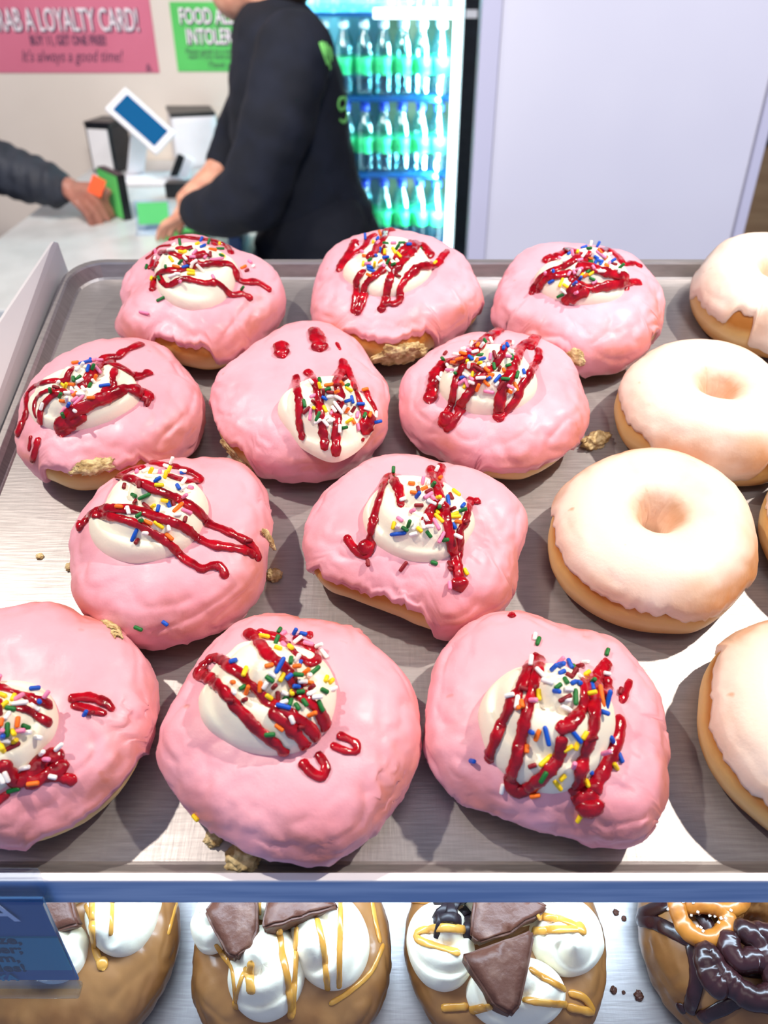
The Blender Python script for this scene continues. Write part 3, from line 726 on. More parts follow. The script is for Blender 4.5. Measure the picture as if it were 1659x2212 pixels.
def make_donut(name, label, group, fit, H, hole=0.0, icing='icing', seed=0, gaps=(), edge=.20, amp=.10, rough=(), low=False, thick=.0020, wav=1.0, icename='icing'):
    u, v, rl = fit
    root = thing(name, label, 'donut', tuple(tp(u, v, 0, low)), RT, group)
    R = radii(rl) * 1.0 - (thick + .0004)
    P, a = grid(R, H, hole)
    n0 = gnormals(P)
    D = np.zeros((NT, NV))
    for i in range(NT):
        for j in range(NV):
            p = Vector(P[i, j]) + Vector((seed * 3.1, seed * 1.7, 0))
            D[i, j] = .0026 * wav * noise.noise(p * 26) + .0006 * wav * noise.noise(p * 70) + .0003 * wav * noise.noise(p * 160)
    side = np.clip((P[..., 2] / H - .05) / .2, 0, 1)
    P = P + n0 * (D * side)[..., None]
    P[..., 2] = np.maximum(P[..., 2], 0.0002)
    gmesh('dough', P, M['dough'], root, closed_ring=bool(hole))
    n1 = gnormals(P)
    # icing: the same surface grown outwards above a wandering edge with drips and gaps
    j0 = np.zeros(NT); zfrac = (P[..., 2] / H)
    jr = int(NV * (.5 if not hole else .273))        # widest point of the rim
    top = NV - 1
    for i in range(NT):
        th = THETA[i]; q = Vector((math.cos(th), math.sin(th), seed * 1.3))
        z = edge + amp * noise.noise(q * 1.6) + amp * .8 * noise.noise(q * 4.2) + amp * .35 * noise.noise(q * 11)
        for (g, wdt, hh) in gaps:
            d = abs((th - math.radians(g) + PI) % (2 * PI) - PI) / math.radians(wdt)
            if d < 1: z = max(z, z + (hh - z) * smoothstep(1, .7, d) + .05 * noise.noise(q * 14) + .03 * noise.noise(q * 30))
        z = min(max(z, .06), .8)
        col = zfrac[i]; j = 1
        while j < jr + 14 and col[j] < z: j += 1
        t = (z - col[j - 1]) / max(1e-6, col[j] - col[j - 1]); j0[i] = j - 1 + min(1, max(0, t))
    NI = 56; end = float(top if not hole else int(NV * .97))
    I = np.zeros((NT, NI + 1, 3))
    for i in range(NT):
        for k in range(NI + 1):
            s = (k - 1) / (NI - 1) if k > 0 else 0.0
            jj = j0[i] + (end - j0[i]) * max(0, s)
            a_ = int(min(jj, NV - 2)); t = jj - a_
            p = P[i, a_] * (1 - t) + P[i, a_ + 1] * t; n_ = n1[i, a_] * (1 - t) + n1[i, a_ + 1] * t
            rise = (jj - j0[i]) / (NV * .045)
            th_ = thick * (min(1, .45 + .75 * rise) + .35 * math.exp(-((rise - .9) / .6) ** 2))
            if hole: th_ *= 1 - smoothstep(.86, 1.0, s) * 1.05
            if k == 0: th_ = -.0006
            pv = Vector(p) + Vector((seed * 2.3, 0, seed))
            zz = p[2] / H
            shl = smoothstep(.99, .80, zz)
            ang = Vector((math.cos(THETA[i]) * 2.2, math.sin(THETA[i]) * 2.2, zz * 5.5 + seed))
            fold = (1 - min(1, abs(noise.noise(ang)) * 3.2)) ** 2
            w_ = wav * (.0007 * noise.noise(pv * 55) + 0.0008 * shl * noise.noise(Vector((pv.x * 30, pv.y * 30, pv.z * 150))) - .0006 * shl * fold + .0005 * shl * noise.noise(pv * 240))
            I[i, k] = p + n_ * (th_ + (w_ if k > 1 else 0))
    if rough:
        for (ru, rv, rz, rr) in rough:
            c = np.array((ru, rv, rz))
            d = np.linalg.norm(I - c, axis=2)
            for i, k in zip(*np.where(d < rr)):
                if k < 1: continue
                p = Vector(I[i, k]); f = smoothstep(rr, rr * .5, d[i, k])
                I[i, k] += n1[i, min(k, NV - 1)] * f * (.0006 + .0036 * noise.noise(p * 280) + .0012 * noise.noise(p * 560))
    I[..., 2] = np.maximum(I[..., 2], .0004)
    ic = gmesh(icename, I, M[icing], root)
    root['_h'] = H
    return root, ic
def local_ray(root, px, py):
    mi = root_mi[root.name]; r = ray(px, py).normalized()
    return mi @ CAM, (mi.to_3x3() @ r).normalized()
root_mi = {}
def setup(root):
    bpy.context.view_layer.update(); root_mi[root.name] = root.matrix_world.inverted()
def lbvh(objs):
    V = []; P = []
    for o in objs:
        b = len(V); V += [v.co.copy() for v in o.data.vertices]; P += [tuple(b + i for i in p.vertices) for p in o.data.polygons]
    return BVHTree.FromPolygons(V, P)
def zoomer(z):
    x0, y0, s = z
    return lambda x, y: (x0 + x * s, y0 + y * s), s
def dollop(root, base, poly, hc, m, name='cream', low=False, seed=0, swirl=1.0, peak=None, pw=2.4, blend=.6, sink=.0015):
    """piped dollop: outline in photo pixels laid on the icing, domed, with a piping swirl"""
    H = root['_h']; mi = root_mi[root.name]
    ys = [p[1] for p in poly]; y0, y1 = min(ys), max(ys); L = []
    for (x, y) in poly:
        h = H + .001 + hc * blend * (1 - (y - y0) / (y1 - y0 + 1e-6)) ** 1.2
        if y > .5 * (y0 + y1):
            ro, rd = local_ray(root, x, y); ht = base.ray_cast(ro, rd)
            if ht[0] is not None and ht[0].z > H * .88: L.append(ht[0]); continue
            h = H * .90
        u, v = onplane(x, y, h, low); L.append(mi @ (O0 + (DROP if low else Vector()) + EX * u + EV * v))
    cx = (min(p.x for p in L) + max(p.x for p in L)) / 2; cy = (min(p.y for p in L) + max(p.y for p in L)) / 2
    an = np.array([math.atan2(p.y - cy, p.x - cx) for p in L]); ra = np.array([math.hypot(p.x - cx, p.y - cy) for p in L]); o = np.argsort(an)
    NA, NR = 96, 26
    A = np.linspace(-PI, PI, NA, endpoint=False); Rr = np.interp(A, an[o], ra[o], period=2 * PI)
    for _ in range(3): Rr = .25 * np.roll(Rr, 1) + .5 * Rr + .25 * np.roll(Rr, -1)
    Rr *= 1.015
    if peak is None: peak = (0.05, 0.1)
    V = []; F = []
    for i in range(NA):
        for k in range(NR):
            f = k / (NR - 1); rho = math.sin(f * PI / 2) if k < NR - 1 else 1.0
            x = cx + math.cos(A[i]) * Rr[i] * rho; y = cy + math.sin(A[i]) * Rr[i] * rho
            # roll the skirt of the dollop outwards
            z = hc * max(0, 1 - rho ** pw) ** .52
            px_, py_ = (x - cx) / Rr.mean() - peak[0], (y - cy) / Rr.mean() - peak[1]
            d = math.hypot(px_, py_)
            ph = d * 1.75 - math.atan2(py_, px_) / (2 * PI) * swirl
            rid = abs((ph % 1.0) - .5) * 2
            z += hc * (-.32 * (rid ** 4) * smoothstep(1.0, .75, rho) * (swirl > 0) + .30 * math.exp(-(d / .26) ** 2))
            z += .0007 * noise.noise(Vector((x * 90 + seed, y * 90, z * 60)))
            hit = base.ray_cast(Vector((x, y, .12)), Vector((0, 0, -1)))
            bz = hit[0].z if hit[0] is not None else H * .45
            bz = max(bz, H * .84)
            V.append((x, y, bz + z - sink * (1 if k == NR - 1 else 0)))
    zc = np.array([p[2] for p in V]).reshape(NA, NR)
    # soften the base heights so the dollop stays smooth over the icing
    for _ in range(4): zc[:, 1:-1] = .5 * zc[:, 1:-1] + .125 * (np.roll(zc, 1, 0) + np.roll(zc, -1, 0))[:, 1:-1] + .125 * (zc[:, :-2] + zc[:, 2:])
    zc[:, 0] = zc[:, 0].mean()
    V = [(V[i][0], V[i][1], zc.flat[i]) for i in range(len(V))]
    for i in range(NA):
        for k in range(NR - 1): F.append((i * NR + k, i * NR + k + 1, ((i + 1) % NA) * NR + k + 1, ((i + 1) % NA) * NR + k))
    return mobj(name, V, F, m, root)
def drizzle(root, base, lines, zz, m, name='jam_drizzle', lump=.34, flat=.50, wide=1.22):
    out = []
    for si, (pl, wd) in enumerate(lines):
        pts = []; nr = []
        for p in catmull([Vector((a, b, 0)) for a, b in pl], 5 / max(zz[2], .1) * .55):
            x, y = zz[0] + p.x * zz[2], zz[1] + p.y * zz[2]
            o, d = local_ray(root, x, y); h = base.ray_cast(o, d)
            if h[0] is None: continue
            pts.append(h[0]); nr.append(h[1])
        if len(pts) < 2: continue
        for _ in range(3):
            pts = [pts[0]] + [pts[i - 1] * .25 + pts[i] * .5 + pts[i + 1] * .25 for i in range(1, len(pts) - 1)] + [pts[-1]]
            nr = [nr[0]] + [(nr[i - 1] + nr[i] * 2 + nr[i + 1]).normalized() for i in range(1, len(nr) - 1)] + [nr[-1]]
        Z = (root.matrix_world @ pts[len(pts) // 2] - CAM).dot(FW)
        hw = wd * zz[2] * Z / FPX * .5 * wide
        # resample evenly so that the bead stays round
        rs = [pts[0]]; rn = [nr[0]]
        for i in range(1, len(pts)):
            if (pts[i] - rs[-1]).length > .0007: rs.append(pts[i]); rn.append(nr[i])
        if len(rs) < 2: rs.append(pts[-1] + Vector((.0006, 0, 0))); rn.append(nr[-1])
        # extend by the round ends
        hh = min(hw * flat, .0021)
        e0 = (rs[0] - rs[1]).normalized() * hw * .35; e1 = (rs[-1] - rs[-2]).normalized() * hw * .35
        rs = [rs[0] + e0] + rs + [rs[-1] + e1]; rn = [rn[0]] + rn + [rn[-1]]
        V, F = sweep(rs, rn, hw, hh, sink=.42, seg=14, lump=lump, seed=si * 3.7 + wd)
        out.append(mobj(name, V, F, m, root))
    return out
def torn(root, base, px, py, r, seed, sx=1.3, sy=.7, rz=0.0, name='torn_dough'):
    o, d = local_ray(root, px, py); h = base.ray_cast(o, d)
    if h[0] is None: return
    q = h[1].to_track_quat('Z', 'Y').to_matrix() @ Matrix.Rotation(rz, 3, 'Z')
    bm = bmesh.new(); bmesh.ops.create_icosphere(bm, subdivisions=5, radius=1.0)
    for v in bm.verts:
        dd = v.co.normalized(); e = Vector((dd.x * sx, dd.y * sy, dd.z * .5)); sd = Vector((seed * 1.3, seed, 0))
        k = 1 + .35 * noise.noise(e * 1.6 + sd) + .22 * noise.noise(e * 4 + sd) + .16 * noise.noise(e * 9 + sd) + .10 * noise.noise(e * 20 + sd)
        c = Vector((dd.x * sx, dd.y * sy, dd.z * .30)) * k * r
        v.co = h[0] + q @ c - h[1] * r * .12
        v.co.z = max(v.co.z, .0005)
    o = bobj(name, bm, M['crumbdough'], root, smooth=True); o['label'] = 'torn crumbly dough'; return o
# one capsule per colour, shared by every sprinkle
def capsule_mesh(m, name):
    seg = 10; prof = [(.0001, -.5), (.055, -.497), (.105, -.47), (.135, -.43), (.15, -.36), (.152, 0), (.15, .36), (.135, .43), (.105, .47), (.055, .497), (.0001, .5)]
    V, F = lathe(prof, seg)
    me = bpy.data.meshes.new('sprinkle'); me.from_pydata(V, [], F); me.polygons.foreach_set('use_smooth', [True] * len(me.polygons)); me.materials.append(m); return me
SPM = {k: capsule_mesh(M['sp' + k], k) for k in 'BYOGWPR'}
SPN = dict(B='blue', Y='yellow', O='orange', G='green', W='white', P='pink', R='maroon')
def sprinkles(root, base, spec, zz, seed):
    rnd = random.Random(seed)
    for it in spec.replace('\n', ' ').split(';'):
        it = it.split()
        if len(it) < 5: continue
        k, x, y, an, ln = it[0], *[float(q) for q in it[1:5]]
        X, Y = zz[0] + x * zz[2], zz[1] + y * zz[2]
        o, d = local_ray(root, X, Y); h = base.ray_cast(o, d)
        if h[0] is None: continue
        p, n = h[0], h[1]
        if n.dot(d) > 0: n = -n
        n = (n + Vector((0, 0, .35))).normalized()
        Z = (root.matrix_world @ p - CAM).dot(FW)
        dirs = []
        for sgn in (-1, 1):
            ex, ey = X + sgn * math.cos(math.radians(an)) * 6, Y - sgn * math.sin(math.radians(an)) * 6
            o2, d2 = local_ray(root, ex, ey); dn = d2.dot(n)
            dirs.append(o2 + d2 * ((p - o2).dot(n) / dn) if abs(dn) > .15 else p + Vector((sgn, 0, 0)) * .001)
        ax = (dirs[1] - dirs[0]).normalized()
        Lr = ln * zz[2] * Z / FPX * 1.02
        stand = Lr < .0026
        if stand: ax = (ax * .5 + n * rnd.uniform(.5, .9)).normalized(); Lr = rnd.uniform(.0032, .0042)
        else:
            Lr = min(max(Lr, .003), .0078); ax = (ax + n * rnd.uniform(-.12, .16)).normalized()
        rad = .00084
        side = n.cross(ax); side = side.normalized() if side.length > 1e-4 else Vector((1, 0, 0))
        R3 = Matrix((side, ax.cross(side) * -1 if False else side.cross(ax), ax)).transposed()
        mtx = Matrix.Translation(p + n * (rad * .75 + (Lr * .25 if stand else 0))) @ R3.to_4x4() @ Matrix.Diagonal((rad / .152, rad / .152, Lr, 1))
        s = bpy.data.objects.new('sprinkle', SPM[k]); COL.objects.link(s); s.parent = root; s.matrix_local = mtx
        s['label'] = SPN[k] + ' sprinkle'
# place on the pan (across, up the slope) and radius in mm every 15 degrees
FIT = {
 'P1': (-0.1068, 0.3027, [51.1, 49.3, 47.9, 45.7, 44.6, 48.3, 54.0, 57.6, 56.1, 52.9, 50.6, 48.7, 46.8, 45.1, 50.2, 50.6, 47.9, 47.9, 51.0, 54.4, 52.3, 48.8, 48.7, 51.5]),
 'P2': (0.006, 0.3109, [49.7, 49.8, 52.2, 53.5, 53.5, 54.0, 54.6, 54.1, 53.7, 52.2, 50.2, 47.7, 47.9, 50.0, 52.7, 52.4, 53.4, 55.5, 55.6, 51.8, 49.0, 48.7, 50.6, 51.7]),
 'P3': (0.1116, 0.2996, [48.0, 47.7, 49.6, 52.7, 53.2, 51.8, 49.9, 49.9, 50.1, 49.9, 48.1, 47.4, 49.7, 52.4, 49.9, 47.8, 47.7, 49.7, 51.4, 51.5, 50.6, 49.9, 50.1, 48.4]),
 'P4': (-0.1378, 0.2123, [49.3, 47.7, 46.4, 47.6, 49.5, 49.7, 49.2, 49.6, 49.5, 48.4, 47.2, 46.7, 46.8, 46.6, 48.5, 50.5, 49.5, 48.9, 47.4, 46.5, 47.0, 47.8, 48.7, 49.9]),
 'P5': (-0.0422, 0.2217, [46.0, 45.0, 44.6, 46.6, 50.0, 53.0, 54.0, 53.3, 50.1, 46.4, 44.8, 45.9, 46.5, 45.9, 47.6, 49.5, 49.4, 48.9, 49.0, 49.6, 48.9, 49.1, 49.2, 47.0]),
 'P6': (0.0571, 0.22, [46.9, 47.2, 48.9, 50.0, 50.2, 50.0, 48.9, 48.6, 48.3, 47.9, 47.8, 49.6, 49.4, 50.0, 49.1, 46.4, 46.7, 47.7, 49.7, 50.2, 49.7, 50.0, 49.3, 47.7]),
 'P7': (-0.0923, 0.1292, [42.0, 43.1, 45.4, 49.6, 52.2, 50.7, 49.3, 49.0, 49.3, 49.3, 47.9, 45.3, 43.7, 43.2, 45.0, 47.9, 48.1, 48.9, 49.3, 50.0, 50.1, 48.5, 46.7, 42.6]),
 'P8': (0.0156, 0.1338, [48.1, 49.9, 48.1, 44.9, 42.2, 41.6, 43.9, 47.2, 49.2, 49.2, 49.6, 50.3, 50.6, 51.3, 49.3, 44.4, 41.7, 41.7, 44.7, 49.8, 51.0, 52.3, 48.9, 46.6]),
 'P9': (-0.1342, 0.0488, [47.2, 48.1, 47.6, 44.9, 43.3, 43.2, 47.7, 50.1, 51.0, 52.8, 53.2, 51.2, 48.0, 45.7, 44.6, 45.1, 46.7, 48.3, 48.1, 49.6, 50.2, 50.5, 49.4, 47.7]),
 'P10': (-0.0341, 0.0429, [48.0, 48.0, 47.8, 46.1, 46.4, 45.4, 46.4, 49.2, 50.6, 49.9, 49.1, 48.1, 49.2, 50.3, 47.6, 46.2, 45.5, 46.3, 47.9, 50.3, 49.7, 48.8, 49.5, 48.8]),
 'P11': (0.0617, 0.0472, [46.9, 46.9, 46.7, 46.4, 43.4, 42.1, 44.1, 47.0, 48.5, 49.1, 48.4, 47.6, 47.7, 49.3, 48.4, 46.0, 43.4, 42.7, 43.2, 47.4, 51.2, 49.7, 47.1, 46.4]),
 'G1': (0.2241, 0.3128, [44.0, 44.7, 45.6, 47.8, 49.2, 48.4, 47.0, 46.1, 45.1, 43.2, 42.0, 43.3, 44.2, 44.8, 46.5, 47.0, 46.0, 46.5, 47.4, 45.4, 44.0, 43.5, 43.4, 43.9]),
 'G2': (0.1651, 0.2151, [46.1, 45.5, 43.8, 44.2, 44.2, 44.0, 43.8, 44.2, 45.1, 45.6, 46.8, 48.0, 47.6, 47.5, 45.9, 43.7, 41.8, 41.6, 42.6, 45.4, 48.3, 48.3, 46.3, 45.6]),
 'G3': (0.1193, 0.1349, [45.7, 47.9, 49.5, 49.7, 49.7, 48.5, 46.7, 44.9, 44.6, 45.3, 46.0, 45.5, 46.6, 48.2, 48.7, 47.8, 47.0, 46.6, 46.6, 47.8, 46.3, 45.4, 46.0, 45.4]),
 'G5': (0.1651, 0.0474, [48.9, 51.4, 52.4, 51.5, 48.7, 45.9, 43.4, 43.3, 44.3, 44.2, 44.6, 44.7, 46.1, 47.3, 48.0, 48.0, 49.3, 49.1, 47.2, 44.7, 43.0, 42.6, 43.5, 45.6]),
 'G4': (0.2180, 0.1370, [47.5]*24)}
ZB = {'P1': (300, 500, .18083), 'P2': (700, 480, .18083), 'P3': (1120, 520, .18083), 'P4': (20, 730, .19892), 'P5': (570, 690, .16878), 'P6': (890, 700, .18083),
      'P7': (150, 980, .27125), 'P8': (720, 990, .20494), 'P9': (0, 1430, .16275), 'P10': (400, 1340, .24111), 'P11': (1000, 1350, .23508)}
CR = {
'P1': [(225,640),(230,580),(180,520),(190,450),(220,330),(260,210),(370,130),(480,90),(700,100),(900,160),(1050,260),(1140,330),(1190,420),(1180,500),(1140,580),(1130,680),(1040,790),(950,860),(800,920),(650,940),(500,910),(380,850),(290,780),(230,700)],
'P2': [(230,640),(240,560),(290,460),(420,330),(530,230),(640,150),(760,110),(900,130),(1000,150),(1110,180),(1160,260),(1220,350),(1260,440),(1290,530),(1240,660),(1150,740),(1000,820),(860,880),(700,890),(560,870),(430,800),(330,730),(260,690)],
'P3': [(180,470),(200,370),(250,300),(400,200),(600,140),(760,90),(900,90),(1080,120),(1200,220),(1270,330),(1310,430),(1260,560),(1240,640),(1130,710),(980,740),(820,760),(640,760),(460,700),(330,650),(250,590)],
'P4': [(210,760),(220,650),(280,520),(330,430),(450,360),(600,310),(760,270),(900,250),(1050,240),(1180,220),(1280,290),(1330,380),(1390,500),(1400,580),(1410,670),(1330,760),(1180,850),(1000,930),(830,980),(650,1000),(460,990),(330,930),(240,840)],
'P5': [(165,1100),(180,1000),(250,900),(370,820),(460,730),(560,690),(700,650),(850,640),(930,610),(1040,600),(1150,700),(1210,790),(1320,880),(1400,1020),(1430,1180),(1400,1320),(1330,1440),(1230,1580),(1100,1680),(960,1750),(850,1750),(730,1710),(600,1640),(440,1540),(330,1420),(240,1310),(180,1200)],
'P6': [(330,800),(330,700),(340,600),(400,500),(470,400),(560,320),(700,240),(850,200),(1000,200),(1200,220),(1330,320),(1400,460),(1470,580),(1490,700),(1470,820),(1380,920),(1280,990),(1100,1050),(900,1080),(750,1070),(600,1010),(480,950),(380,880)],
'P7': [(165,600),(180,530),(230,430),(265,370),(270,310),(320,230),(400,150),(500,90),(600,65),(760,80),(900,110),(1000,180),(1060,260),(1085,370),(1085,450),(1060,560),(1000,680),(930,740),(830,800),(680,850),(520,868),(380,840),(260,770),(190,690)],
'P8': [(315,620),(320,500),(360,430),(400,340),(470,260),(530,180),(620,110),(740,100),(860,110),(1000,130),(1150,170),(1280,270),(1380,370),(1450,460),(1495,580),(1495,680),(1440,800),(1360,920),(1280,1000),(1150,1060),(1000,1090),(850,1080),(680,1030),(540,960),(440,890),(360,780)],
'P9': [(0,170),(200,180),(380,210),(540,290),(640,430),(700,600),(710,720),(640,950),(560,1130),(480,1260),(400,1370),(250,1480),(130,1600),(0,1700),(-200,1750),(-450,1650),(-600,1400),(-650,1050),(-600,700),(-450,400),(-250,230)],
'P10': [(85,730),(100,640),(150,560),(160,460),(190,370),(270,280),(390,200),(430,130),(540,110),(700,100),(850,130),(980,180),(1100,220),(1210,290),(1280,380),(1330,500),(1345,640),(1330,800),(1290,930),(1220,1030),(1120,1120),(1000,1180),(850,1200),(650,1190),(480,1140),(340,1060),(220,980),(150,880)],
'P11': [(160,820),(170,700),(210,580),(270,500),(350,420),(450,350),(560,330),(700,320),(780,300),(900,300),(1010,330),(1120,380),(1230,450),(1330,570),(1400,700),(1415,800),(1390,950),(1330,1100),(1270,1230),(1200,1350),(1100,1440),(1000,1500),(850,1540),(700,1530),(560,1480),(430,1400),(330,1310),(240,1190),(190,1050),(165,930)]}
JM = {
'P1': [([(370,110),(450,75),(560,75),(700,95),(850,110),(960,140),(1060,190),(1110,270)],60),([(90,330),(160,280),(240,190),(380,170)],45),([(240,260),(360,250),(500,310),(620,330),(760,270),(860,290)],70),([(600,370),(750,400),(880,380),(1000,390),(1100,400),(1150,480),(1180,570),(1260,610),(1400,610),(1500,660),(1570,710)],75),([(165,710),(175,610),(240,510),(330,470),(480,470),(600,440),(700,400)],70),([(250,540),(310,640),(380,640),(520,570),(660,590),(800,620),(920,610),(1000,660),(1100,760),(1240,750),(1350,810)],65),([(180,300),(150,420),(120,450)],50),([(230,340),(210,420),(150,440)],45),([(450,200),(560,210),(640,190)],55),([(880,140),(920,170)],60)],
'P2': [([(380,220),(340,290),(280,400),(220,490),(180,590)],80),([(620,150),(530,200),(490,290),(430,340),(330,390),(260,480),(200,560)],60),([(390,230),(400,280)],40),([(840,100),(740,110),(720,200),(640,280),(600,370),(520,430)],80),([(480,580),(400,680),(390,800),(380,920),(350,1080)],75),([(730,550),(660,610),(560,680),(490,770),(480,880),(450,990),(380,1100)],80),([(1270,430),(1240,340),(1130,270),(1080,330),(1000,400),(900,520),(820,600),(780,700),(750,830),(740,930),(700,1010),(680,1070)],85),([(1100,240),(1000,290),(920,360),(850,450)],90),([(1480,340),(1400,430),(1350,510),(1250,520),(1150,530),(1050,600),(960,700),(900,800),(910,920),(850,980),(740,980),(680,1050)],78),([(700,340),(740,430),(800,530),(870,640)],45)],
'P3': [([(330,260),(370,200),(430,230),(520,170),(600,130),(680,150)],110),([(760,150),(660,240),(540,310),(400,360),(280,430),(200,530),(150,640)],70),([(640,390),(480,420),(350,440),(280,520),(220,620)],80),([(960,130),(1050,110),(1130,150),(1210,220),(1260,290),(1380,270),(1460,320)],70),([(700,310),(850,320),(960,360),(1100,400),(1240,430),(1290,460)],100),([(550,740),(620,640),(700,520),(800,560),(900,570),(1050,540),(1180,520),(1290,510),(1400,500),(1460,520)],95),([(620,720),(720,640),(830,600)],100),([(860,140),(800,220),(760,330),(680,420),(620,480)],80),([(1240,400),(1290,480),(1280,590)],70)],
'P4': [([(690,330),(640,400),(620,470),(500,470),(380,490),(280,530),(200,610),(190,740),(180,850),(130,950),(80,1060)],60),([(160,900),(90,1060)],90),([(560,560),(430,570),(330,620),(280,700),(275,800),(300,880)],42),([(620,580),(500,610),(410,690),(350,780),(340,930)],70),([(1440,70),(1320,120),(1220,170),(1190,210),(1040,220),(1000,260)],80),([(780,540),(860,440),(960,330),(1040,270),(1140,300),(1250,350),(1380,430),(1500,390),(1530,370)],95),([(1150,340),(1120,440),(1130,540),(1010,600)],70),([(580,1040),(560,960),(650,850),(740,780),(850,730),(1000,660),(1130,610),(1260,560),(1360,570),(1440,620),(1550,660)],120),([(1520,640),(1490,740)],60),([(570,1060),(620,970),(760,880),(830,840)],115),([(320,1090),(300,1180),(250,1350)],65),([(235,1070),(215,1240)],45)],
'P5': [([(215,320),(220,400),(250,480)],165),([(640,150),(680,250),(720,400)],172),([(930,300),(975,390)],45),([(415,720),(420,850),(450,1000),(460,1120),(450,1250),(470,1380),(500,1530)],95),([(540,660),(600,720),(650,810),(690,920),(710,1030),(710,1150),(740,1290),(760,1440),(780,1560),(780,1680)],95),([(1010,520),(1010,620),(970,720),(930,820),(960,940),(1010,1030)],115),([(1020,530),(1080,680),(1140,830),(1180,950),(1230,1080),(1270,1180),(1290,1300)],85),([(1000,1060),(920,1160),(940,1300),(920,1450),(925,1600),(920,1740)],105),([(1300,900),(1330,1000),(1400,1110),(1430,1190)],75),([(1340,1230),(1300,1330),(1270,1440)],185),([(1250,1545),(1280,1530)],45)],
'P6': [([(1060,80),(960,140),(860,220),(780,300),(700,380),(580,440),(400,480),(320,560),(270,680),(240,800),(210,930)],130),([(620,480),(560,600),(520,700),(500,800),(480,920),(440,1020),(380,1110),(340,1230)],75),([(880,560),(800,660),(720,780),(640,880),(590,960),(560,1080),(480,1180),(400,1270)],100),([(1180,210),(1100,280),(1060,380),(1000,470),(900,560),(720,520),(640,500)],80),([(1500,150),(1400,230),(1310,280),(1250,400),(1210,520),(1160,640),(1100,720),(1060,860),(1040,1000),(1030,1150)],108),([(1510,300),(1510,420),(1440,520),(1380,640),(1300,740),(1260,860),(1200,960),(1120,1040),(1030,1160)],90),([(1510,150),(1400,300)],90),([(420,1060),(390,1240)],130)],
'P7': [([(640,70),(740,90),(850,110),(960,150),(1050,210),(960,225),(850,200),(760,170)],52),([(590,120),(500,120),(420,140),(370,180),(480,200),(560,230),(650,270),(760,320),(880,370),(980,430),(1050,490),(1110,560),(1230,610),(1330,660),(1440,720),(1490,790),(1495,860)],62),([(75,590),(130,540),(190,470),(270,440),(380,440),(500,450),(600,470),(700,510),(800,540),(900,580),(970,630),(1030,680),(1150,730),(1290,750),(1420,780),(1480,820)],64),([(190,490),(320,500),(450,530),(560,570),(660,630),(760,690),(840,760),(900,830),(1000,890),(1060,920),(1150,890),(1220,920),(1240,1000)],58),([(75,590),(110,560)],90)],
'P8': [([(135,820),(180,900),(260,990),(360,1040)],72),([(365,1030),(390,900),(400,780),(430,640),(470,500),(510,370),(550,250),(620,190),(650,260),(690,340),(700,430),(710,510)],85),([(300,900),(400,990)],130),([(1030,100),(1050,200),(1080,300),(1120,420),(1170,560),(1200,700),(1230,850),(1260,980),(1290,1080),(1310,1200),(1340,1380)],105),([(1140,80),(1110,170),(1110,300)],80),([(1100,460),(1020,540),(1010,620),(960,690)],90),([(1450,420),(1420,540),(1380,680),(1330,760),(1330,900),(1310,1050),(1300,1150)],80),([(1540,470),(1480,440)],85),([(1310,1270),(1340,1380)],170),([(370,1130),(355,1080)],45)],
'P9': [([(-300,250),(0,350),(150,400),(300,450),(450,500),(600,550),(690,620)],120),([(150,600),(300,620),(430,680),(550,750),(670,830)],100),([(930,510),(1000,480),(1150,470),(1300,500),(1420,560),(1490,640)],120),([(950,580),(1080,600),(1250,650),(1400,690)],90),([(30,1330),(80,1430),(160,1540),(300,1560),(420,1460),(540,1330),(680,1250),(840,1250)],170),([(340,1620),(500,1560),(650,1500),(800,1400),(850,1320)],160),([(600,1550),(750,1520),(900,1550),(1020,1590)],105),([(-100,1900),(30,1800),(110,1740)],100),([(0,500),(-100,700),(-50,900)],100)],
'P10': [([(190,380),(250,340),(330,360),(400,420),(480,470),(560,540),(640,610),(700,680),(760,740),(850,780),(950,840),(1060,920),(1140,990),(1180,1070)],85),([(110,500),(180,500),(260,550),(330,610),(390,680),(450,760),(540,850),(620,940),(720,1030),(800,1090),(900,1190)],95),([(90,500),(150,440),(195,370)],90),([(770,810),(880,900),(980,1000),(1080,1130)],100),([(550,100),(620,160),(680,230),(740,310),(820,370),(900,440),(950,530),(1000,640),(1090,710),(1170,790),(1230,880),(1260,970)],95),([(650,100),(750,130),(850,170),(920,230),(980,300),(1060,360),(1130,390),(1190,350),(1160,280),(1090,220),(1010,190),(1000,150)],72),([(1110,110),(1120,160)],60),([(1185,1195),(1220,1240),(1260,1320),(1230,1400),(1150,1380),(1080,1310),(1035,1255)],76),([(1370,1030),(1450,1060),(1530,1110),(1540,1170),(1470,1180),(1380,1150),(1300,1110)],64)],
'P11': [([(690,280),(620,370),(570,480),(530,590),(460,700),(400,830),(340,950),(300,1060),(260,1170),(240,1270)],92),([(710,290),(690,420),(660,530),(620,660),(590,800),(560,940),(530,1080),(500,1220),(460,1330),(440,1440),(490,1530),(600,1500),(700,1420),(800,1320),(880,1200),(900,1100),(910,1030)],98),([(870,950),(960,930),(1050,850),(1100,760),(1110,640),(1120,560),(1190,480)],112),([(1330,340),(1290,400),(1240,470),(1220,560),(1200,700),(1200,830),(1190,960),(1150,1080),(1110,1200),(1080,1330),(1060,1450),(1010,1570)],105),([(1440,840),(1430,960),(1390,1100),(1340,1220),(1290,1330),(1230,1440),(1190,1550)],112),([(1320,480),(1320,600),(1280,660)],92),([(1020,1590),(1130,1600),(1190,1520)],150),([(1150,1600),(1175,1740)],195),([(1535,510),(1500,600),(1455,710)],62),([(425,-85),(475,-85)],65)]}
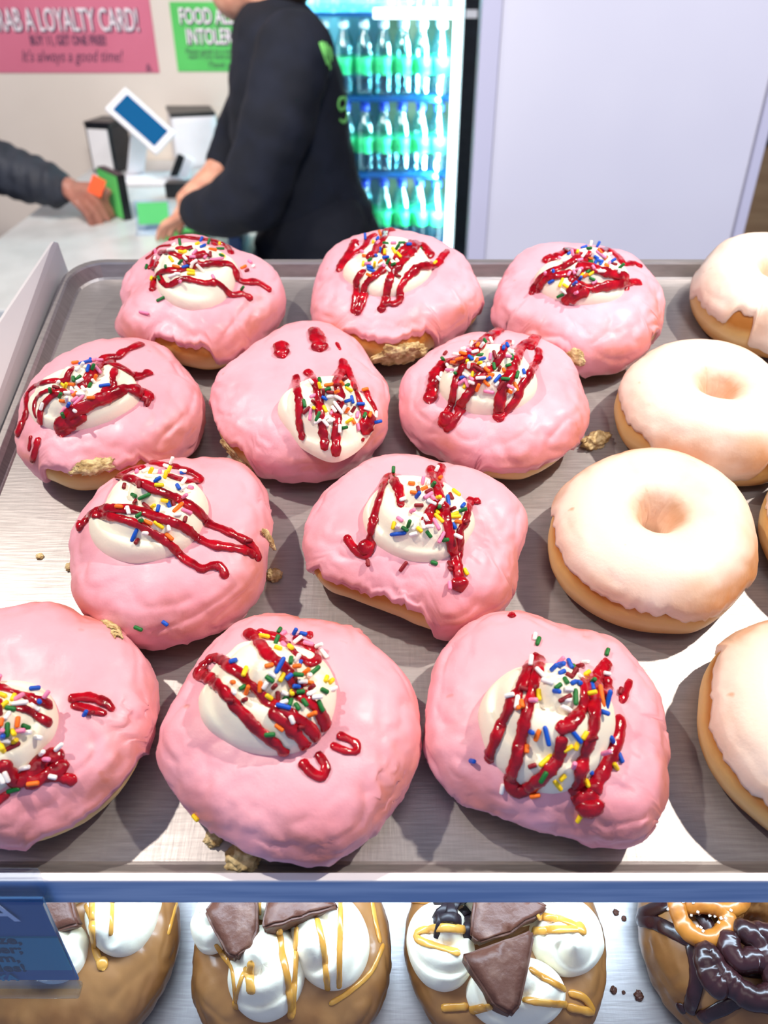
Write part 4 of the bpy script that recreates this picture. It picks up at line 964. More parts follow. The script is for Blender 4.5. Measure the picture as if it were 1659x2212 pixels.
SPR = {
'P1': """B 750 100 60 75;Y 700 155 20 60;B 765 185 25 110;G 835 150 30 50;Y 965 155 80 65;G 970 215 -5 100;O 880 225 -5 110;W 810 235 -10 80;R 850 280 85 80;P 670 255 45 90;P 645 310 0 80;G 495 155 80 50;W 660 190 -70 70;W 420 170 50 80;W 385 230 -10 170;Y 500 250 -20 60;Y 545 250 20 60;G 620 215 30 40;P 190 250 -80 90;W 195 330 60 60;G 95 430 70 85;G 320 430 85 80;Y 390 340 -50 110;W 560 320 -50 100;P 545 375 -60 80;W 660 370 30 100;W 640 400 65 90;W 735 435 -45 140;B 555 430 10 100;O 445 430 -10 110;G 490 395 0 40;Y 620 480 -5 100;Y 625 515 -5 100;W 400 535 20 100;W 465 515 -10 80;Y 155 570 70 75;G 245 565 -70 70;G 265 815 25 115;P 505 610 -20 50;P 885 550 -60 70;P 930 340 0 170;P 790 310 60 60;Y 1000 295 -40 70;G 980 295 -20 70;O 1250 435 20 90;R 1290 475 20 60;P 1325 370 -40 60;W 1365 425 50 60;G 1230 710 -40 45;P 65 975 -15 140;R 610 385 -10 60""",
'P2': """B 495 200 80 45;B 640 205 55 55;Y 590 245 80 70;P 640 250 45 80;G 740 260 -10 90;P 830 255 0 70;G 925 255 -5 90;B 1010 270 10 80;W 740 290 0 70;W 915 290 10 60;G 875 315 30 40;Y 835 345 -60 100;Y 890 400 -50 100;B 675 340 75 80;R 715 335 40 50;Y 725 380 60 50;B 615 395 -45 75;B 740 428 5 90;W 805 440 40 55;W 875 470 -50 70;G 1170 315 -20 50;W 1100 400 75 60;P 460 360 -20 90;O 490 410 -10 80;G 545 440 40 60;Y 475 500 80 60;P 530 500 0 90;B 555 540 -10 100;B 570 580 -20 120;O 540 640 -20 90;W 490 560 20 60;Y 615 525 40 50;O 675 480 50 60;W 680 510 30 60;P 715 520 -60 60;G 765 490 40 55;G 835 510 20 60;W 770 570 -40 85;R 870 640 -20 50;Y 1320 490 35 75;O 680 155 60 50;W 380 290 -45 60""",
'P3': """B 780 85 10 90;W 860 60 60 50;G 850 100 10 70;B 945 75 20 40;Y 710 140 70 65;B 610 160 35 75;P 660 170 60 45;P 500 215 -35 90;W 790 165 55 110;W 570 240 25 90;O 970 130 -50 80;P 960 155 -40 100;P 1000 190 -35 100;W 1085 170 10 60;O 1035 210 40 60;W 890 180 50 50;O 860 215 -10 60;B 930 205 -30 60;B 920 255 70 80;B 960 240 -20 90;B 985 265 60 70;G 860 255 10 70;P 730 240 10 90;B 1105 253 20 40;P 1075 275 70 60;O 1050 300 -30 70;W 1130 330 -25 110;W 1195 370 80 60;G 1210 325 20 40;R 1140 290 -5 80;W 990 370 -5 90;P 895 325 -60 60;P 730 345 10 90;G 840 370 35 80;Y 870 395 35 85;O 800 420 30 70;Y 755 420 50 70;B 740 465 45 50;W 720 390 60 50;P 670 380 -70 70;B 415 370 -75 65;P 330 415 -40 50;B 395 495 25 85;Y 510 505 65 120;Y 565 545 -35 85;W 545 610 -35 100;G 500 660 25 90;B 670 525 0 55;G 880 460 -25 80;P 910 505 30 70;P 690 630 0 45;P 600 400 60 60""",
'P4': """O 720 275 10 80;B 830 270 15 150;B 885 250 -85 60;B 860 340 70 140;P 945 335 -50 160;P 930 245 20 60;P 990 240 0 80;G 910 340 40 50;W 740 345 40 60;W 790 320 -30 50;G 700 450 -85 70;G 755 435 40 70;W 770 470 25 85;W 915 475 -50 100;O 945 460 20 40;G 880 525 60 80;B 1035 523 5 120;O 675 507 -5 100;Y 600 520 -40 80;Y 620 545 10 50;W 535 510 -40 50;W 680 560 -70 70;W 740 555 -45 90;W 810 560 -55 90;W 620 605 -5 110;R 510 545 -20 90;G 465 590 15 60;O 715 615 35 75;G 570 640 20 45;O 580 690 -10 65;W 780 615 0 100;P 715 670 35 90;P 760 680 45 150;O 890 655 0 90;B 655 740 20 40;P 590 790 60 90;W 720 795 -30 45;G 605 845 60 60;W 360 745 70 90;O 75 935 60 100;R 1500 700 75 90;P 690 600 -30 60;W 640 680 40 60""",
'P5': """G 705 790 -72 115;W 610 805 -45 90;Y 740 870 60 55;O 840 845 10 170;O 985 820 -50 80;G 1060 855 20 90;Y 1080 905 -30 110;R 1020 795 -40 60;R 1165 880 -85 140;O 1295 905 15 95;O 940 935 10 60;G 810 905 20 110;R 850 940 -10 100;R 780 945 50 60;P 625 990 20 100;B 780 1010 -30 85;W 850 990 10 100;W 960 1005 -30 130;W 950 1130 -55 200;W 895 1150 -55 100;W 1020 1130 75 90;B 1055 1050 10 50;B 1120 1030 -80 115;B 1240 1095 0 110;W 1320 1120 -60 80;W 1315 1160 -20 80;G 520 1080 -80 115;R 550 1170 40 130;P 600 1220 80 160;Y 645 1150 -60 50;Y 770 1155 -70 120;R 655 1085 -60 50;G 695 1245 65 140;P 865 1205 60 75;W 700 1310 35 110;W 790 1330 -50 120;W 800 1260 40 80;W 880 1280 -20 90;W 845 1320 -30 60;O 1050 1170 60 50;W 1100 1220 -40 100;R 1145 1190 20 50;P 1195 1230 80 110;Y 1080 1320 10 50;O 1140 1310 -60 90;P 1200 1380 -80 100;G 1285 1230 65 90;O 1355 1225 70 90;W 1430 1225 85 110;B 1430 1315 20 55;W 965 1400 88 120;G 1020 1398 -5 70;R 930 860 -30 60""",
'P6': """R 398 358 48 75;G 365 425 -50 75;W 525 368 -10 80;O 610 360 -20 120;O 500 460 -5 100;O 570 425 10 110;W 430 500 -60 70;P 450 560 -5 110;W 510 560 25 130;W 345 610 80 75;W 315 660 -50 85;W 610 305 20 60;P 680 325 -15 80;W 750 335 20 95;O 735 225 0 90;W 710 265 40 50;O 785 260 60 80;G 865 210 -55 75;W 935 200 -75 100;W 830 270 30 40;G 805 375 -5 115;B 685 400 -60 60;G 715 430 -30 60;P 820 420 10 90;O 770 440 60 70;B 820 450 -30 60;Y 795 490 -70 60;Y 670 475 -50 50;W 685 510 60 60;R 790 535 -35 150;W 850 510 50 80;W 915 490 -60 80;P 940 390 80 90;R 985 370 -75 110;G 975 510 -78 100;B 1090 290 75 80;B 1130 260 -60 80;W 1170 340 -30 90;P 1130 405 -50 50;G 1185 400 -80 65;G 1145 495 15 70;O 1110 555 -70 65;R 1040 570 -70 55;Y 730 590 75 100;O 890 555 -40 90;O 930 610 -5 110;O 920 640 -5 90;W 820 645 5 125;B 915 665 0 50;G 535 605 -60 60;B 585 645 10 55;W 650 610 -30 100;P 650 690 -65 160;P 720 660 -50 80;W 720 700 -20 90;P 580 720 10 60;Y 630 745 70 70;O 785 755 70 110;O 890 710 -45 110;B 1020 655 48 120;G 1115 660 -3 110;P 920 810 -10 130;W 1020 720 40 70;R 1060 740 55 130;P 1160 750 -40 60;O 1235 750 -70 120;O 1155 810 -50 60;W 1205 800 70 50;G 1250 610 75 105;B 1330 575 -75 75;W 1320 635 10 80;W 1200 240 80 80""",
'P7': """W 820 80 10 40;W 775 100 -20 50;P 540 150 75 60;W 610 140 30 90;Y 655 160 10 40;W 640 185 -10 90;P 720 155 85 60;Y 790 150 20 35;W 910 140 -5 80;B 905 158 5 50;Y 760 190 75 45;G 705 208 20 55;B 695 225 10 45;Y 712 256 -5 75;W 895 237 50 40;B 860 270 -62 60;P 970 277 -20 48;W 890 290 30 30;R 438 265 78 55;R 560 250 80 65;G 522 335 -25 70;G 600 343 25 105;R 524 390 55 50;Y 755 375 -10 60;P 920 362 -30 40;B 790 412 -70 58;R 825 400 -70 60;O 865 435 40 125;P 932 465 -22 90;W 860 492 5 60;O 398 426 -8 75;W 470 452 -75 75;R 620 430 -42 110;Y 668 440 -20 45;B 702 462 60 38;G 556 494 38 65;G 575 542 -20 38;O 628 552 -25 75;Y 712 570 -35 95;W 790 590 -80 60;R 918 527 75 50;W 610 628 10 38;B 522 648 66 115;R 538 707 55 60;O 792 668 -42 85;R 1425 697 8 65;G 553 1390 -25 75;B 763 1350 -35 55""",
'P8': """G 635 152 75 55;W 1080 130 80 60;O 825 272 -5 75;O 1125 215 40 80;P 945 265 70 50;W 1000 270 80 80;G 1062 300 0 45;R 895 335 -75 70;O 850 368 -10 80;O 935 340 -30 60;R 1000 355 25 110;B 893 402 30 50;P 995 398 32 140;P 1055 430 -40 105;W 1028 468 -28 115;W 1140 465 55 100;Y 1107 425 -20 50;B 1203 452 -80 140;R 1237 410 -60 100;Y 1293 370 -38 120;W 728 440 15 70;R 902 498 0 100;P 825 582 -50 38;W 975 635 -60 95;Y 1105 570 -50 90;Y 1115 640 -40 140;G 1125 540 -60 50;P 705 645 -35 85;P 1085 700 -62 150;Y 640 710 78 90;W 690 720 20 50;G 800 700 60 55;G 758 745 -30 85;B 688 795 7 180;W 860 705 65 120;W 945 705 -80 100;Y 908 755 -45 75;W 845 800 15 90;W 1010 730 -20 50;G 1005 803 -52 90;P 1137 832 62 140;G 1192 860 12 85;B 1265 715 -60 75;O 1300 680 -40 60;R 1252 560 -30 65;Y 1270 595 20 110;Y 1280 620 0 125;B 1360 505 52 90;G 1345 563 -10 60;R 1400 672 20 75;W 1285 830 -70 60;R 740 1145 52 130;G 1063 1110 -15 70;R 1240 1125 -55 110;R 1225 1180 -75 60;Y 1393 1200 -62 85;P 1240 1340 -80 100;R 365 1105 -80 90""",
'P9': """B 457 362 8 150;P 595 475 30 60;B 533 540 -60 80;Y 40 455 -20 120;Y 175 485 60 120;P 245 478 32 190;W 262 560 5 210;W 475 605 -38 170;Y 60 575 40 130;G 138 630 -12 145;W 95 720 55 130;O 230 800 85 150;G 95 900 87 200;G 335 858 -22 130;P 255 910 10 75;W 330 930 20 90;Y 165 935 -70 80;W 80 1040 -8 120;Y 185 1040 60 100;R 175 1135 25 200;Y 30 1100 -40 90;Y 30 1170 -40 110;W 495 993 0 50;W 770 1170 10 75;W 570 1230 0 45;P 635 1290 0 70;W 333 1415 12 160;W 90 1520 -68 160;W 35 1540 -65 160;W 700 1525 -12 105;O 440 1612 8 165;G 185 1700 15 180;B 1140 672 58 110;R 1205 700 -20 70;P 0 265 -30 70;O 15 800 80 120;P 20 920 50 60;R 20 680 70 80;B 40 980 70 60""",
'P10': """G 845 98 60 65;P 880 125 35 60;Y 718 138 -10 125;B 985 125 20 50;B 1060 130 -15 75;W 1010 178 35 100;P 1105 215 -12 100;G 818 208 25 55;P 880 228 -40 70;Y 832 258 -20 70;Y 945 247 -40 65;W 1185 255 -40 55;W 1245 305 -50 110;B 850 402 62 165;O 752 415 15 85;G 942 365 83 85;W 985 360 80 60;B 1050 374 -65 60;O 983 425 -30 45;B 427 374 18 85;Y 533 465 68 110;G 1160 460 38 130;O 1072 474 25 55;W 1130 515 -25 60;G 992 498 -30 50;Y 862 513 62 95;B 928 507 40 70;G 758 528 -35 95;W 780 490 -40 70;O 438 567 -30 45;G 530 597 32 115;O 555 640 60 60;O 677 592 88 105;R 795 590 60 50;W 720 580 60 70;O 1108 567 -12 115;R 1055 595 -20 60;B 988 592 -8 85;R 1130 617 20 42;W 1020 560 -30 60;Y 968 648 -50 60;G 1040 650 8 75;W 1125 660 20 100;G 1242 636 -25 85;W 1320 615 22 90;Y 1258 530 70 65;Y 1300 550 40 75;R 830 685 -85 110;Y 745 690 -35 70;W 890 655 -20 80;G 907 697 42 70;G 945 745 75 85;W 885 745 20 70;R 965 695 -20 60;B 882 777 -12 140;G 1002 777 -62 80;G 1075 735 -55 85;W 1155 705 -30 50;G 1208 772 -62 115;O 1122 842 35 60;R 405 717 -5 95;R 538 725 -15 60;W 450 650 -40 60;W 958 885 -68 80;O 847 960 -38 95;R 1035 965 10 75;G 758 1025 5 100;Y 104 1763 -45 85""",
'P11': """W 660 115 80 90;G 690 157 70 105;G 1320 255 75 90;W 622 358 80 60;W 708 445 -50 130;B 900 370 8 105;B 835 418 10 55;B 895 400 -40 60;B 910 445 20 70;B 980 360 -70 110;G 1022 405 -60 90;R 1060 392 -25 60;P 895 340 30 40;R 975 475 -30 70;R 1010 465 60 60;W 880 495 -5 110;W 785 525 -15 130;G 870 565 40 85;G 940 520 -65 75;B 855 610 -10 55;B 1010 535 30 90;B 1080 535 -20 75;W 1075 490 -40 90;Y 1145 455 25 80;W 1115 360 -30 60;W 1315 447 -15 65;W 965 595 -5 90;R 935 675 28 140;W 950 685 -8 85;G 1028 665 88 160;W 945 760 -28 115;Y 707 642 -85 110;P 635 708 -30 65;W 435 650 15 100;W 495 710 80 135;O 550 730 -75 90;O 512 775 -20 60;R 550 585 -20 80;Y 1160 633 -10 60;B 1193 575 -75 90;G 1200 540 -60 50;O 1275 655 -80 210;B 1328 680 80 185;B 1280 815 -50 55;R 1455 615 70 80;B 640 982 0 45;O 687 1012 68 120;B 772 1020 -77 185;B 1040 1025 -52 150;Y 1112 1015 60 90;Y 962 1130 28 105;Y 1040 1110 70 80;O 580 1140 85 80;B 1358 1050 -60 90;P 1285 1165 60 60;B 1443 1225 -70 100;Y 1393 1295 -60 90;Y 757 1250 42 165;R 640 1293 20 80;G 740 1395 58 125;P 1032 1302 40 55;B 1192 1375 -40 42;Y 1150 1440 -70 170;Y 868 1465 -52 125;Y 912 1398 45 75;W 362 1503 78 100;O 660 1560 15 100;Y 1075 1762 58 120;B 95 1253 -10 65;R 1175 1050 40 50;P -319 544 10 60;G -221 276 10 60"""}
# label, bare patches along the icing edge (angle, half width in degrees, height), dollop height, swirl peak, roughened icing (px, py, radius)
PINK = {
'P1': ('pink iced donut at the far left of the back row, cream dollop smeared with jam', [(-94, 26, .66), (-60, 14, .34), (200, 14, .35)], .013, (.1, .1), []),
'P2': ('pink iced donut in the middle of the back row, broken icing at its front', [(-94, 38, .66), (-22, 12, .5)], .012, (.1, .3), []),
'P3': ('pink iced donut at the right of the back row, beside the plain glazed ones', [(-122, 20, .55), (-40, 9, .56), (195, 14, .4)], .014, (.2, .3), []),
'P4': ('pink iced donut nearest the left edge in the second row, jam running left', [(-86, 40, .62), (30, 12, .45)], .013, (-.1, .2), []),
'P5': ('pink iced donut with cream slipping off its front right side, two loose jam dabs behind', [(-146, 34, .58), (20, 14, .4)], .013, (.1, .2), []),
'P6': ('pink iced donut with the densest sprinkles, touching the small yellowish crumb', [(-70, 40, .48), (5, 10, .35)], .015, (.1, .2), []),
'P7': ('pink iced donut with tall two lobed cream and long jam lines trailing right', [(8, 22, .45), (-75, 14, .32)], .015, (.1, .25), []),
'P8': ('pink iced donut in the middle of the pan with curled cream and cracked icing', [(-122, 44, .62), (-30, 10, .36)], .013, (.0, .15), [(890, 1285, .010)]),
'P9': ('pink iced donut cut off by the left edge of the photo in the front row', [(-46, 34, .50), (60, 18, .5)], .013, (.1, .0), [(290, 1560, .013)]),
'P10': ('largest pink iced donut at front centre with jam stripes and two jam hooks', [(-100, 34, .36), (100, 12, .4), (-40, 14, .3)], .016, (.1, .1), [(845, 1715, .014), (775, 1352, .012)]),
'P11': ('pink iced donut at front right with round cream swirl and heavy jam', [(-108, 36, .40), (-16, 9, .50), (-60, 12, .3)], .016, (.05, .35), [(1405, 1790, .010)])}
TORN = {'P2': [(868, 768, .011, 1.3, .7, 0)], 'P3': [(1238, 770, .006, 1.1, .7, 0)], 'P4': [(205, 1008, .007, 1.6, .5, 0), (432, 832, .004, .7, 1.6, 0)], 'P5': [(508, 985, .007, 1.4, .6, -.6)],
        'P9': [(243, 1352, .005, 1.9, .6, -.6)], 'P11': [(1135, 1806, .0045, 2.2, .5, -.3)], 'P7': [(583, 1165, .0045, .5, 1.6, 0)]}
GP = 'pink iced donuts with cream and raspberry jam'
for i, (k, (lab, gaps, hc, pk, rgh)) in enumerate(PINK.items()):
    u, v, _ = FIT[k]
    rough = []
    for (px, py, rr) in rgh:
        a, b = onplane(px, py, .024); rough.append((a - u, b - v, .024, rr))
    root, ic = make_donut('pink_donut', lab, GP, FIT[k], .037, seed=i + 1, gaps=gaps, edge=.17, amp=.13, rough=rough)
    setup(root)
    bv_ = lbvh([ic, [c for c in root.children if c.name.startswith('dough')][0]])
    zz = ZB[k]; poly = [(zz[0] + x * zz[2], zz[1] + y * zz[2]) for x, y in CR[k]]
    cr_ = dollop(root, bv_, poly, hc, M['cream'], seed=i * 3, peak=pk)
    bv2 = lbvh([ic, cr_])
    jm = drizzle(root, bv2, JM[k], zz, M['jam'])
    bv3 = lbvh([ic, cr_] + jm)
    sprinkles(root, bv3, SPR[k], zz, i)
    for q_, tr_ in enumerate(TORN.get(k, [])): torn(root, bv_, *tr_[:3], seed=i * 5 + q_, sx=tr_[3], sy=tr_[4], rz=tr_[5])
    del root['_h']
GLZ = {
'G1': ('plain glazed ring donut at the back right corner of the pan', [(-150, 34, .50), (-128, 10, .74)]),
'G2': ('plain glazed ring donut in the second row with a wide brown patch at lower right', [(-42, 34, .66), (180, 44, .56)]),
'G3': ('whole plain glazed ring donut right of the middle, open hole facing the viewer', [(-140, 66, .60), (-72, 44, .50)]),
'G4': ('plain glazed ring donut barely entering the right edge beside the whole one', [(180, 60, .55)]),
'G5': ('plain glazed ring donut in the front row cut off by the right edge', [(-165, 66, .60), (160, 25, .66)])}
for i, (k, (lab, gaps)) in enumerate(GLZ.items()):
    root, ic = make_donut('glazed_donut', lab, 'plain glazed ring donuts', FIT[k], .036, hole=.0058, icing='glaze', seed=20 + i, gaps=gaps, edge=.30, amp=.10, thick=.0014, wav=.45, icename='sugar_glaze')
    setup(root); del root['_h']

# ------------------------------------------------------------------ donuts on the lower pan
def circ(cx, cy, rx, ry, rot=0, n=20, z=(0, 0, 1)):
    o = []
    for i in range(n):
        a = 2 * PI * i / n; x, y = rx * math.cos(a), ry * math.sin(a)
        x, y = x * math.cos(rot) - y * math.sin(rot), x * math.sin(rot) + y * math.cos(rot)
        o.append((z[0] + (cx + x) * z[2], z[1] + (cy + y) * z[2]))
    return o
ZK = (0, 1850, .50032); ZL = (830, 1850, .49970)
def slab(root, base, poly, thick, m, zz, lift=.0, name='chocolate_cookie', seed=0, tilt=(0, 0)):
    """broken wedge of chocolate covered biscuit: outline in photo pixels, real thickness, resting on the cream"""
    zs = []
    for (x, y) in poly:
        o, d = local_ray(root, zz[0] + x * zz[2], zz[1] + y * zz[2]); h = base.ray_cast(o, d)
        if h[0] is not None: zs.append(h[0].z)
    zt = (sum(zs) / len(zs) if zs else .04) + lift; P = []
    for (x, y) in poly:
        o, d = local_ray(root, zz[0] + x * zz[2], zz[1] + y * zz[2])
        nn = Vector((tilt[0], tilt[1], 1)).normalized(); p0 = Vector((0, 0, zt + thick))
        P.append(o + d * ((p0 - o).dot(nn) / d.dot(nn)))
    c = sum(P, Vector()) / len(P)
    nn = Vector((tilt[0], tilt[1], 1)).normalized()
    bm = bmesh.new(); top = [bm.verts.new(p) for p in P]; bm.faces.new(top)
    r = bmesh.ops.extrude_face_region(bm, geom=bm.faces[:])
    for v in r['geom']:
        if isinstance(v, bmesh.types.BMVert): v.co -= nn * thick
    bmesh.ops.recalc_face_normals(bm, faces=bm.faces)
    bmesh.ops.bevel(bm, geom=bm.edges[:], offset=.0009, segments=2, affect='EDGES')
    bmesh.ops.triangulate(bm, faces=[f for f in bm.faces if len(f.verts) > 4])
    bmesh.ops.subdivide_edges(bm, edges=bm.edges[:], cuts=3, use_grid_fill=True)
    for v in bm.verts: v.co += Vector((noise.noise(v.co * 190), noise.noise(v.co * 190 + Vector((5, 0, 0))), noise.noise(v.co * 190 + Vector((0, 9, 0))))) * .0008
    return bobj(name, bm, m, root, smooth=True)
def lowdonut(name, label, group, px, py, R, seed, **kw):
    u, v = onplane(px, py, .018, True)
    rl = [R * 1000 * (1 + .035 * noise.noise(Vector((math.cos(a), math.sin(a), seed)) * 1.4)) for a in np.linspace(0, 2 * PI, 24, endpoint=False)]
    root, ic = make_donut(name, label, group, (u, v, rl), kw.pop('H', .036), icing='caramel_icing', seed=seed, low=True, edge=.10, amp=.07, **kw)
    setup(root); return root, ic, lbvh([ic])
def creams(root, ic, bv0, blobs, zz, hc=.016):
    cs = []
    for (cx, cy, rx, ry, rot, pk) in blobs:
        b = lbvh([ic] + cs)
        cs.append(dollop(root, bv0, circ(cx, cy, rx, ry, rot, z=zz), hc, M['cream'], low=True, seed=cx, swirl=.6, peak=pk, blend=.35, pw=2.8))
    return cs
GC = 'caramel iced donuts with cream and chocolate cookie pieces'
root, ic, b0 = lowdonut('cream_cookie_donut', 'caramel donut with whipped cream half hidden behind the teal price card', GC, 165, 2040, .0475, 41)
cs = creams(root, ic, b0, [(525, 230, 152, 205, .1, (-.4, -.55)), (230, 400, 148, 150, 0, (0, .2)), (260, 60, 170, 160, 0, (0, 0))], ZK)
b1 = lbvh([ic] + cs)
ck = slab(root, b1, [(150, 160), (300, 160), (340, 290), (235, 325), (130, 340)], .007, M['choc'], ZK)
drizzle(root, lbvh([ic, ck] + cs), [([(395, 120), (400, 220), (400, 320), (415, 410), (445, 480)], 26), ([(370, 210), (392, 265), (398, 300)], 18), ([(490, 120), (484, 220), (478, 340)], 16), ([(440, 440), (446, 485)], 40), ([(765, 190), (735, 300), (725, 340)], 14)], ZK, M['caramel'], 'caramel_drizzle', lump=.12)
root, ic, b0 = lowdonut('cream_cookie_donut', 'caramel donut with two chocolate cookie wedges lying side by side on cream', GC, 628, 2055, .0470, 42)
cs = creams(root, ic, b0, [(925, 260, 100, 165, .15, (0, 0)), (1425, 360, 168, 220, -.15, (-.45, -.25)), (1150, 500, 165, 215, .1, (-.2, .3)), (1180, 130, 260, 140, 0, (0, 0))], ZK)
b1 = lbvh([ic] + cs)
ck1 = slab(root, b1, [(878, 235), (935, 160), (1020, 110), (1110, 120), (1112, 320), (1085, 385), (1015, 442), (975, 420)], .008, M['choc'], ZK)
ck2 = slab(root, b1, [(1132, 270), (1165, 150), (1250, 120), (1420, 165), (1462, 212), (1300, 262), (1135, 310)], .010, M['choc'], ZK, tilt=(0, .15))
drizzle(root, lbvh([ic, ck1, ck2] + cs), [([(1205, 315), (1222, 430), (1245, 560), (1258, 700)], 26), ([(1282, 300), (1276, 440), (1268, 570), (1262, 690)], 24), ([(1368, 270), (1388, 350), (1402, 440), (1415, 575)], 22), ([(1468, 170), (1470, 300), (1466, 430), (1464, 565)], 20), ([(1086, 455), (1080, 510), (1083, 590)], 30), ([(1062, 480), (1080, 540), (1090, 590)], 30), ([(932, 380), (965, 430), (1000, 480), (1012, 560), (1018, 630)], 18), ([(1052, 500), (1030, 570), (1018, 620)], 16), ([(1018, 630), (1019, 650)], 30), ([(1600, 170), (1620, 280), (1640, 370)], 20), ([(1655, 380), (1600, 500), (1500, 590), (1420, 640)], 18), ([(1118, 170), (1122, 250)], 14)], ZK, M['caramel'], 'caramel_drizzle', lump=.12)
root, ic, b0 = lowdonut('cream_cookie_donut', 'caramel donut with stacked chocolate cookie triangles and dark chocolate curls', GC, 1096, 2042, .0468, 43)
cs = creams(root, ic, b0, [(245, 380, 142, 205, -.2, (.1, .3)), (795, 340, 165, 180, 0, (.0, -.35)), (572, 590, 215, 165, 0, (0, .3)), (560, 150, 240, 150, 0, (0, 0))], ZL)
b1 = lbvh([ic] + cs)
ck1 = slab(root, b1, [(392, 165), (470, 120), (640, 172), (712, 215), (690, 242), (545, 330), (408, 375), (372, 345)], .007, M['choc'], ZL)
b2 = lbvh([ic, ck1] + cs)
ck2 = slab(root, b1, [(338, 425), (480, 372), (642, 318), (650, 345), (592, 640), (552, 690), (470, 640)], .010, M['choc'], ZL, lift=.004)
drizzle(root, lbvh([ic, ck1, ck2] + cs), [([(355, 318), (250, 308), (150, 325), (145, 355), (210, 385), (330, 420)], 28), ([(660, 258), (760, 272), (850, 312)], 28), ([(645, 322), (740, 318), (855, 315)], 28), ([(830, 312), (860, 316)], 50), ([(628, 488), (690, 525), (780, 575)], 24), ([(600, 622), (690, 632), (785, 640)], 26), ([(375, 665), (460, 645)], 30), ([(250, 655), (360, 648)], 26), ([(800, 590), (860, 610), (900, 670), (860, 665), (790, 650)], 28), ([(95, 185), (160, 190), (230, 180)], 30), ([(920, 175), (930, 190)], 14)], ZL, M['caramel'], 'caramel_drizzle', lump=.12)
b2 = lbvh([ic, ck1] + cs)
for i, (x, y, an) in enumerate([(262, 200, 20), (300, 220, 60), (275, 270, 0), (240, 285, 80), (345, 245, 30), (365, 290, 75), (370, 180, 10), (310, 185, 45), (290, 245, 100), (360, 320, 80), (255, 235, 50)]):
    o_, d_ = local_ray(root, ZL[0] + x * ZL[2], ZL[1] + y * ZL[2]); h = b2.ray_cast(o_, d_)
    if h[0] is None: continue
    a = math.radians(an); dx = Vector((math.cos(a), math.sin(a), 0)); pts = []; 
    for t in range(9):
        f = t / 8 - .5; pts.append(h[0] + dx * f * .010 + Vector((0, 0, .0028 - .012 * f * f * 2)))
    V, F = sweep(pts, [Vector((0, 0, 1))] * 9, .0022, .0007, sink=0, seg=8, lump=.3, seed=i, cap=False)
    mobj('chocolate_curl', V, F, M['shaving'], root)
root, ic, b0 = lowdonut('pretzel_donut', 'caramel ring donut with dark chocolate stripes, golden and chocolate pretzels on top', None, 1622, 2020, .0500, 44, hole=.0085)
cd_ = drizzle(root, b0, [([(1098, 268), (1180, 290), (1280, 340), (1380, 385), (1450, 420)], 52), ([(1330, 370), (1352, 480), (1345, 570), (1318, 670)], 52), ([(1105, 255), (1180, 225), (1270, 190), (1340, 160)], 48), ([(1365, 700), (1470, 650), (1560, 610), (1660, 600)], 48), ([(1300, 660), (1270, 650)], 40), ([(1330, 200), (1400, 300), (1450, 400)], 52), ([(1420, 430), (1520, 480), (1640, 500)], 52)], ZL, M['darkchoc'], 'chocolate_drizzle', lump=.1, flat=.35)
def pretzel(root, base, paths, zz, w_, m, label, lift, name):
    pr = None
    for pl in paths:
        pts = []
        zmax = lift
        for p in catmull([Vector((a, b, 0)) for a, b in pl], 8):
            o, d = local_ray(root, zz[0] + p.x * zz[2], zz[1] + p.y * zz[2])
            pts.append(o + d * ((zmax - o.z) / d.z))
        V, F = sweep(pts, [Vector((0, 0, 1))] * len(pts), w_, w_ * .9, sink=.5, seg=12, lump=.12, seed=len(pts))
        if pr is None:
            pr = mobj(name, V, F, m, root); allV, allF = V, F
        else:
            b = len(allV); allV = allV + V; allF = allF + [tuple(b + i for i in f) for f in F]
    me = bpy.data.meshes.new(name); me.from_pydata(allV, [], allF); me.polygons.foreach_set('use_smooth', [True] * len(me.polygons)); me.materials.append(m); pr.data = me
    pr['label'] = label; return pr, allV
pz, pv = pretzel(root, b0, [[(1255, 150), (1262, 230), (1295, 310), (1345, 350), (1405, 360), (1462, 330), (1478, 275), (1435, 225), (1360, 212), (1275, 214)], [(1380, 160), (1420, 215), (1470, 232), (1530, 205), (1545, 150)], [(1300, 212), (1400, 205), (1450, 170)]], ZL, .0040, M['pretzel'], 'golden salted pretzel', .041, 'pretzel')
bm = bmesh.new(); rnd = random.Random(4)
for i in range(34):
    v = rnd.choice(pv); box(bm, Vector(v) + Vector((0, 0, .0002)), (.0011, .0009, .0009), 0, Matrix.Rotation(rnd.uniform(0, 3), 3, 'Z'))
s_ = bobj('salt', bm, M['salt'], pz); s_['kind'] = 'stuff'
pz2, _ = pretzel(root, b0, [[(1495, 310), (1545, 325), (1600, 365), (1640, 440), (1690, 560), (1660, 610), (1590, 618), (1510, 570), (1440, 500), (1385, 420), (1388, 480), (1420, 545), (1490, 600)], [(1490, 320), (1485, 400), (1530, 460), (1600, 450), (1660, 500)], [(1560, 330), (1660, 350), (1720, 420)]], ZL, .0052, M['darkchoc'], 'chocolate covered pretzel', .043, 'pretzel')

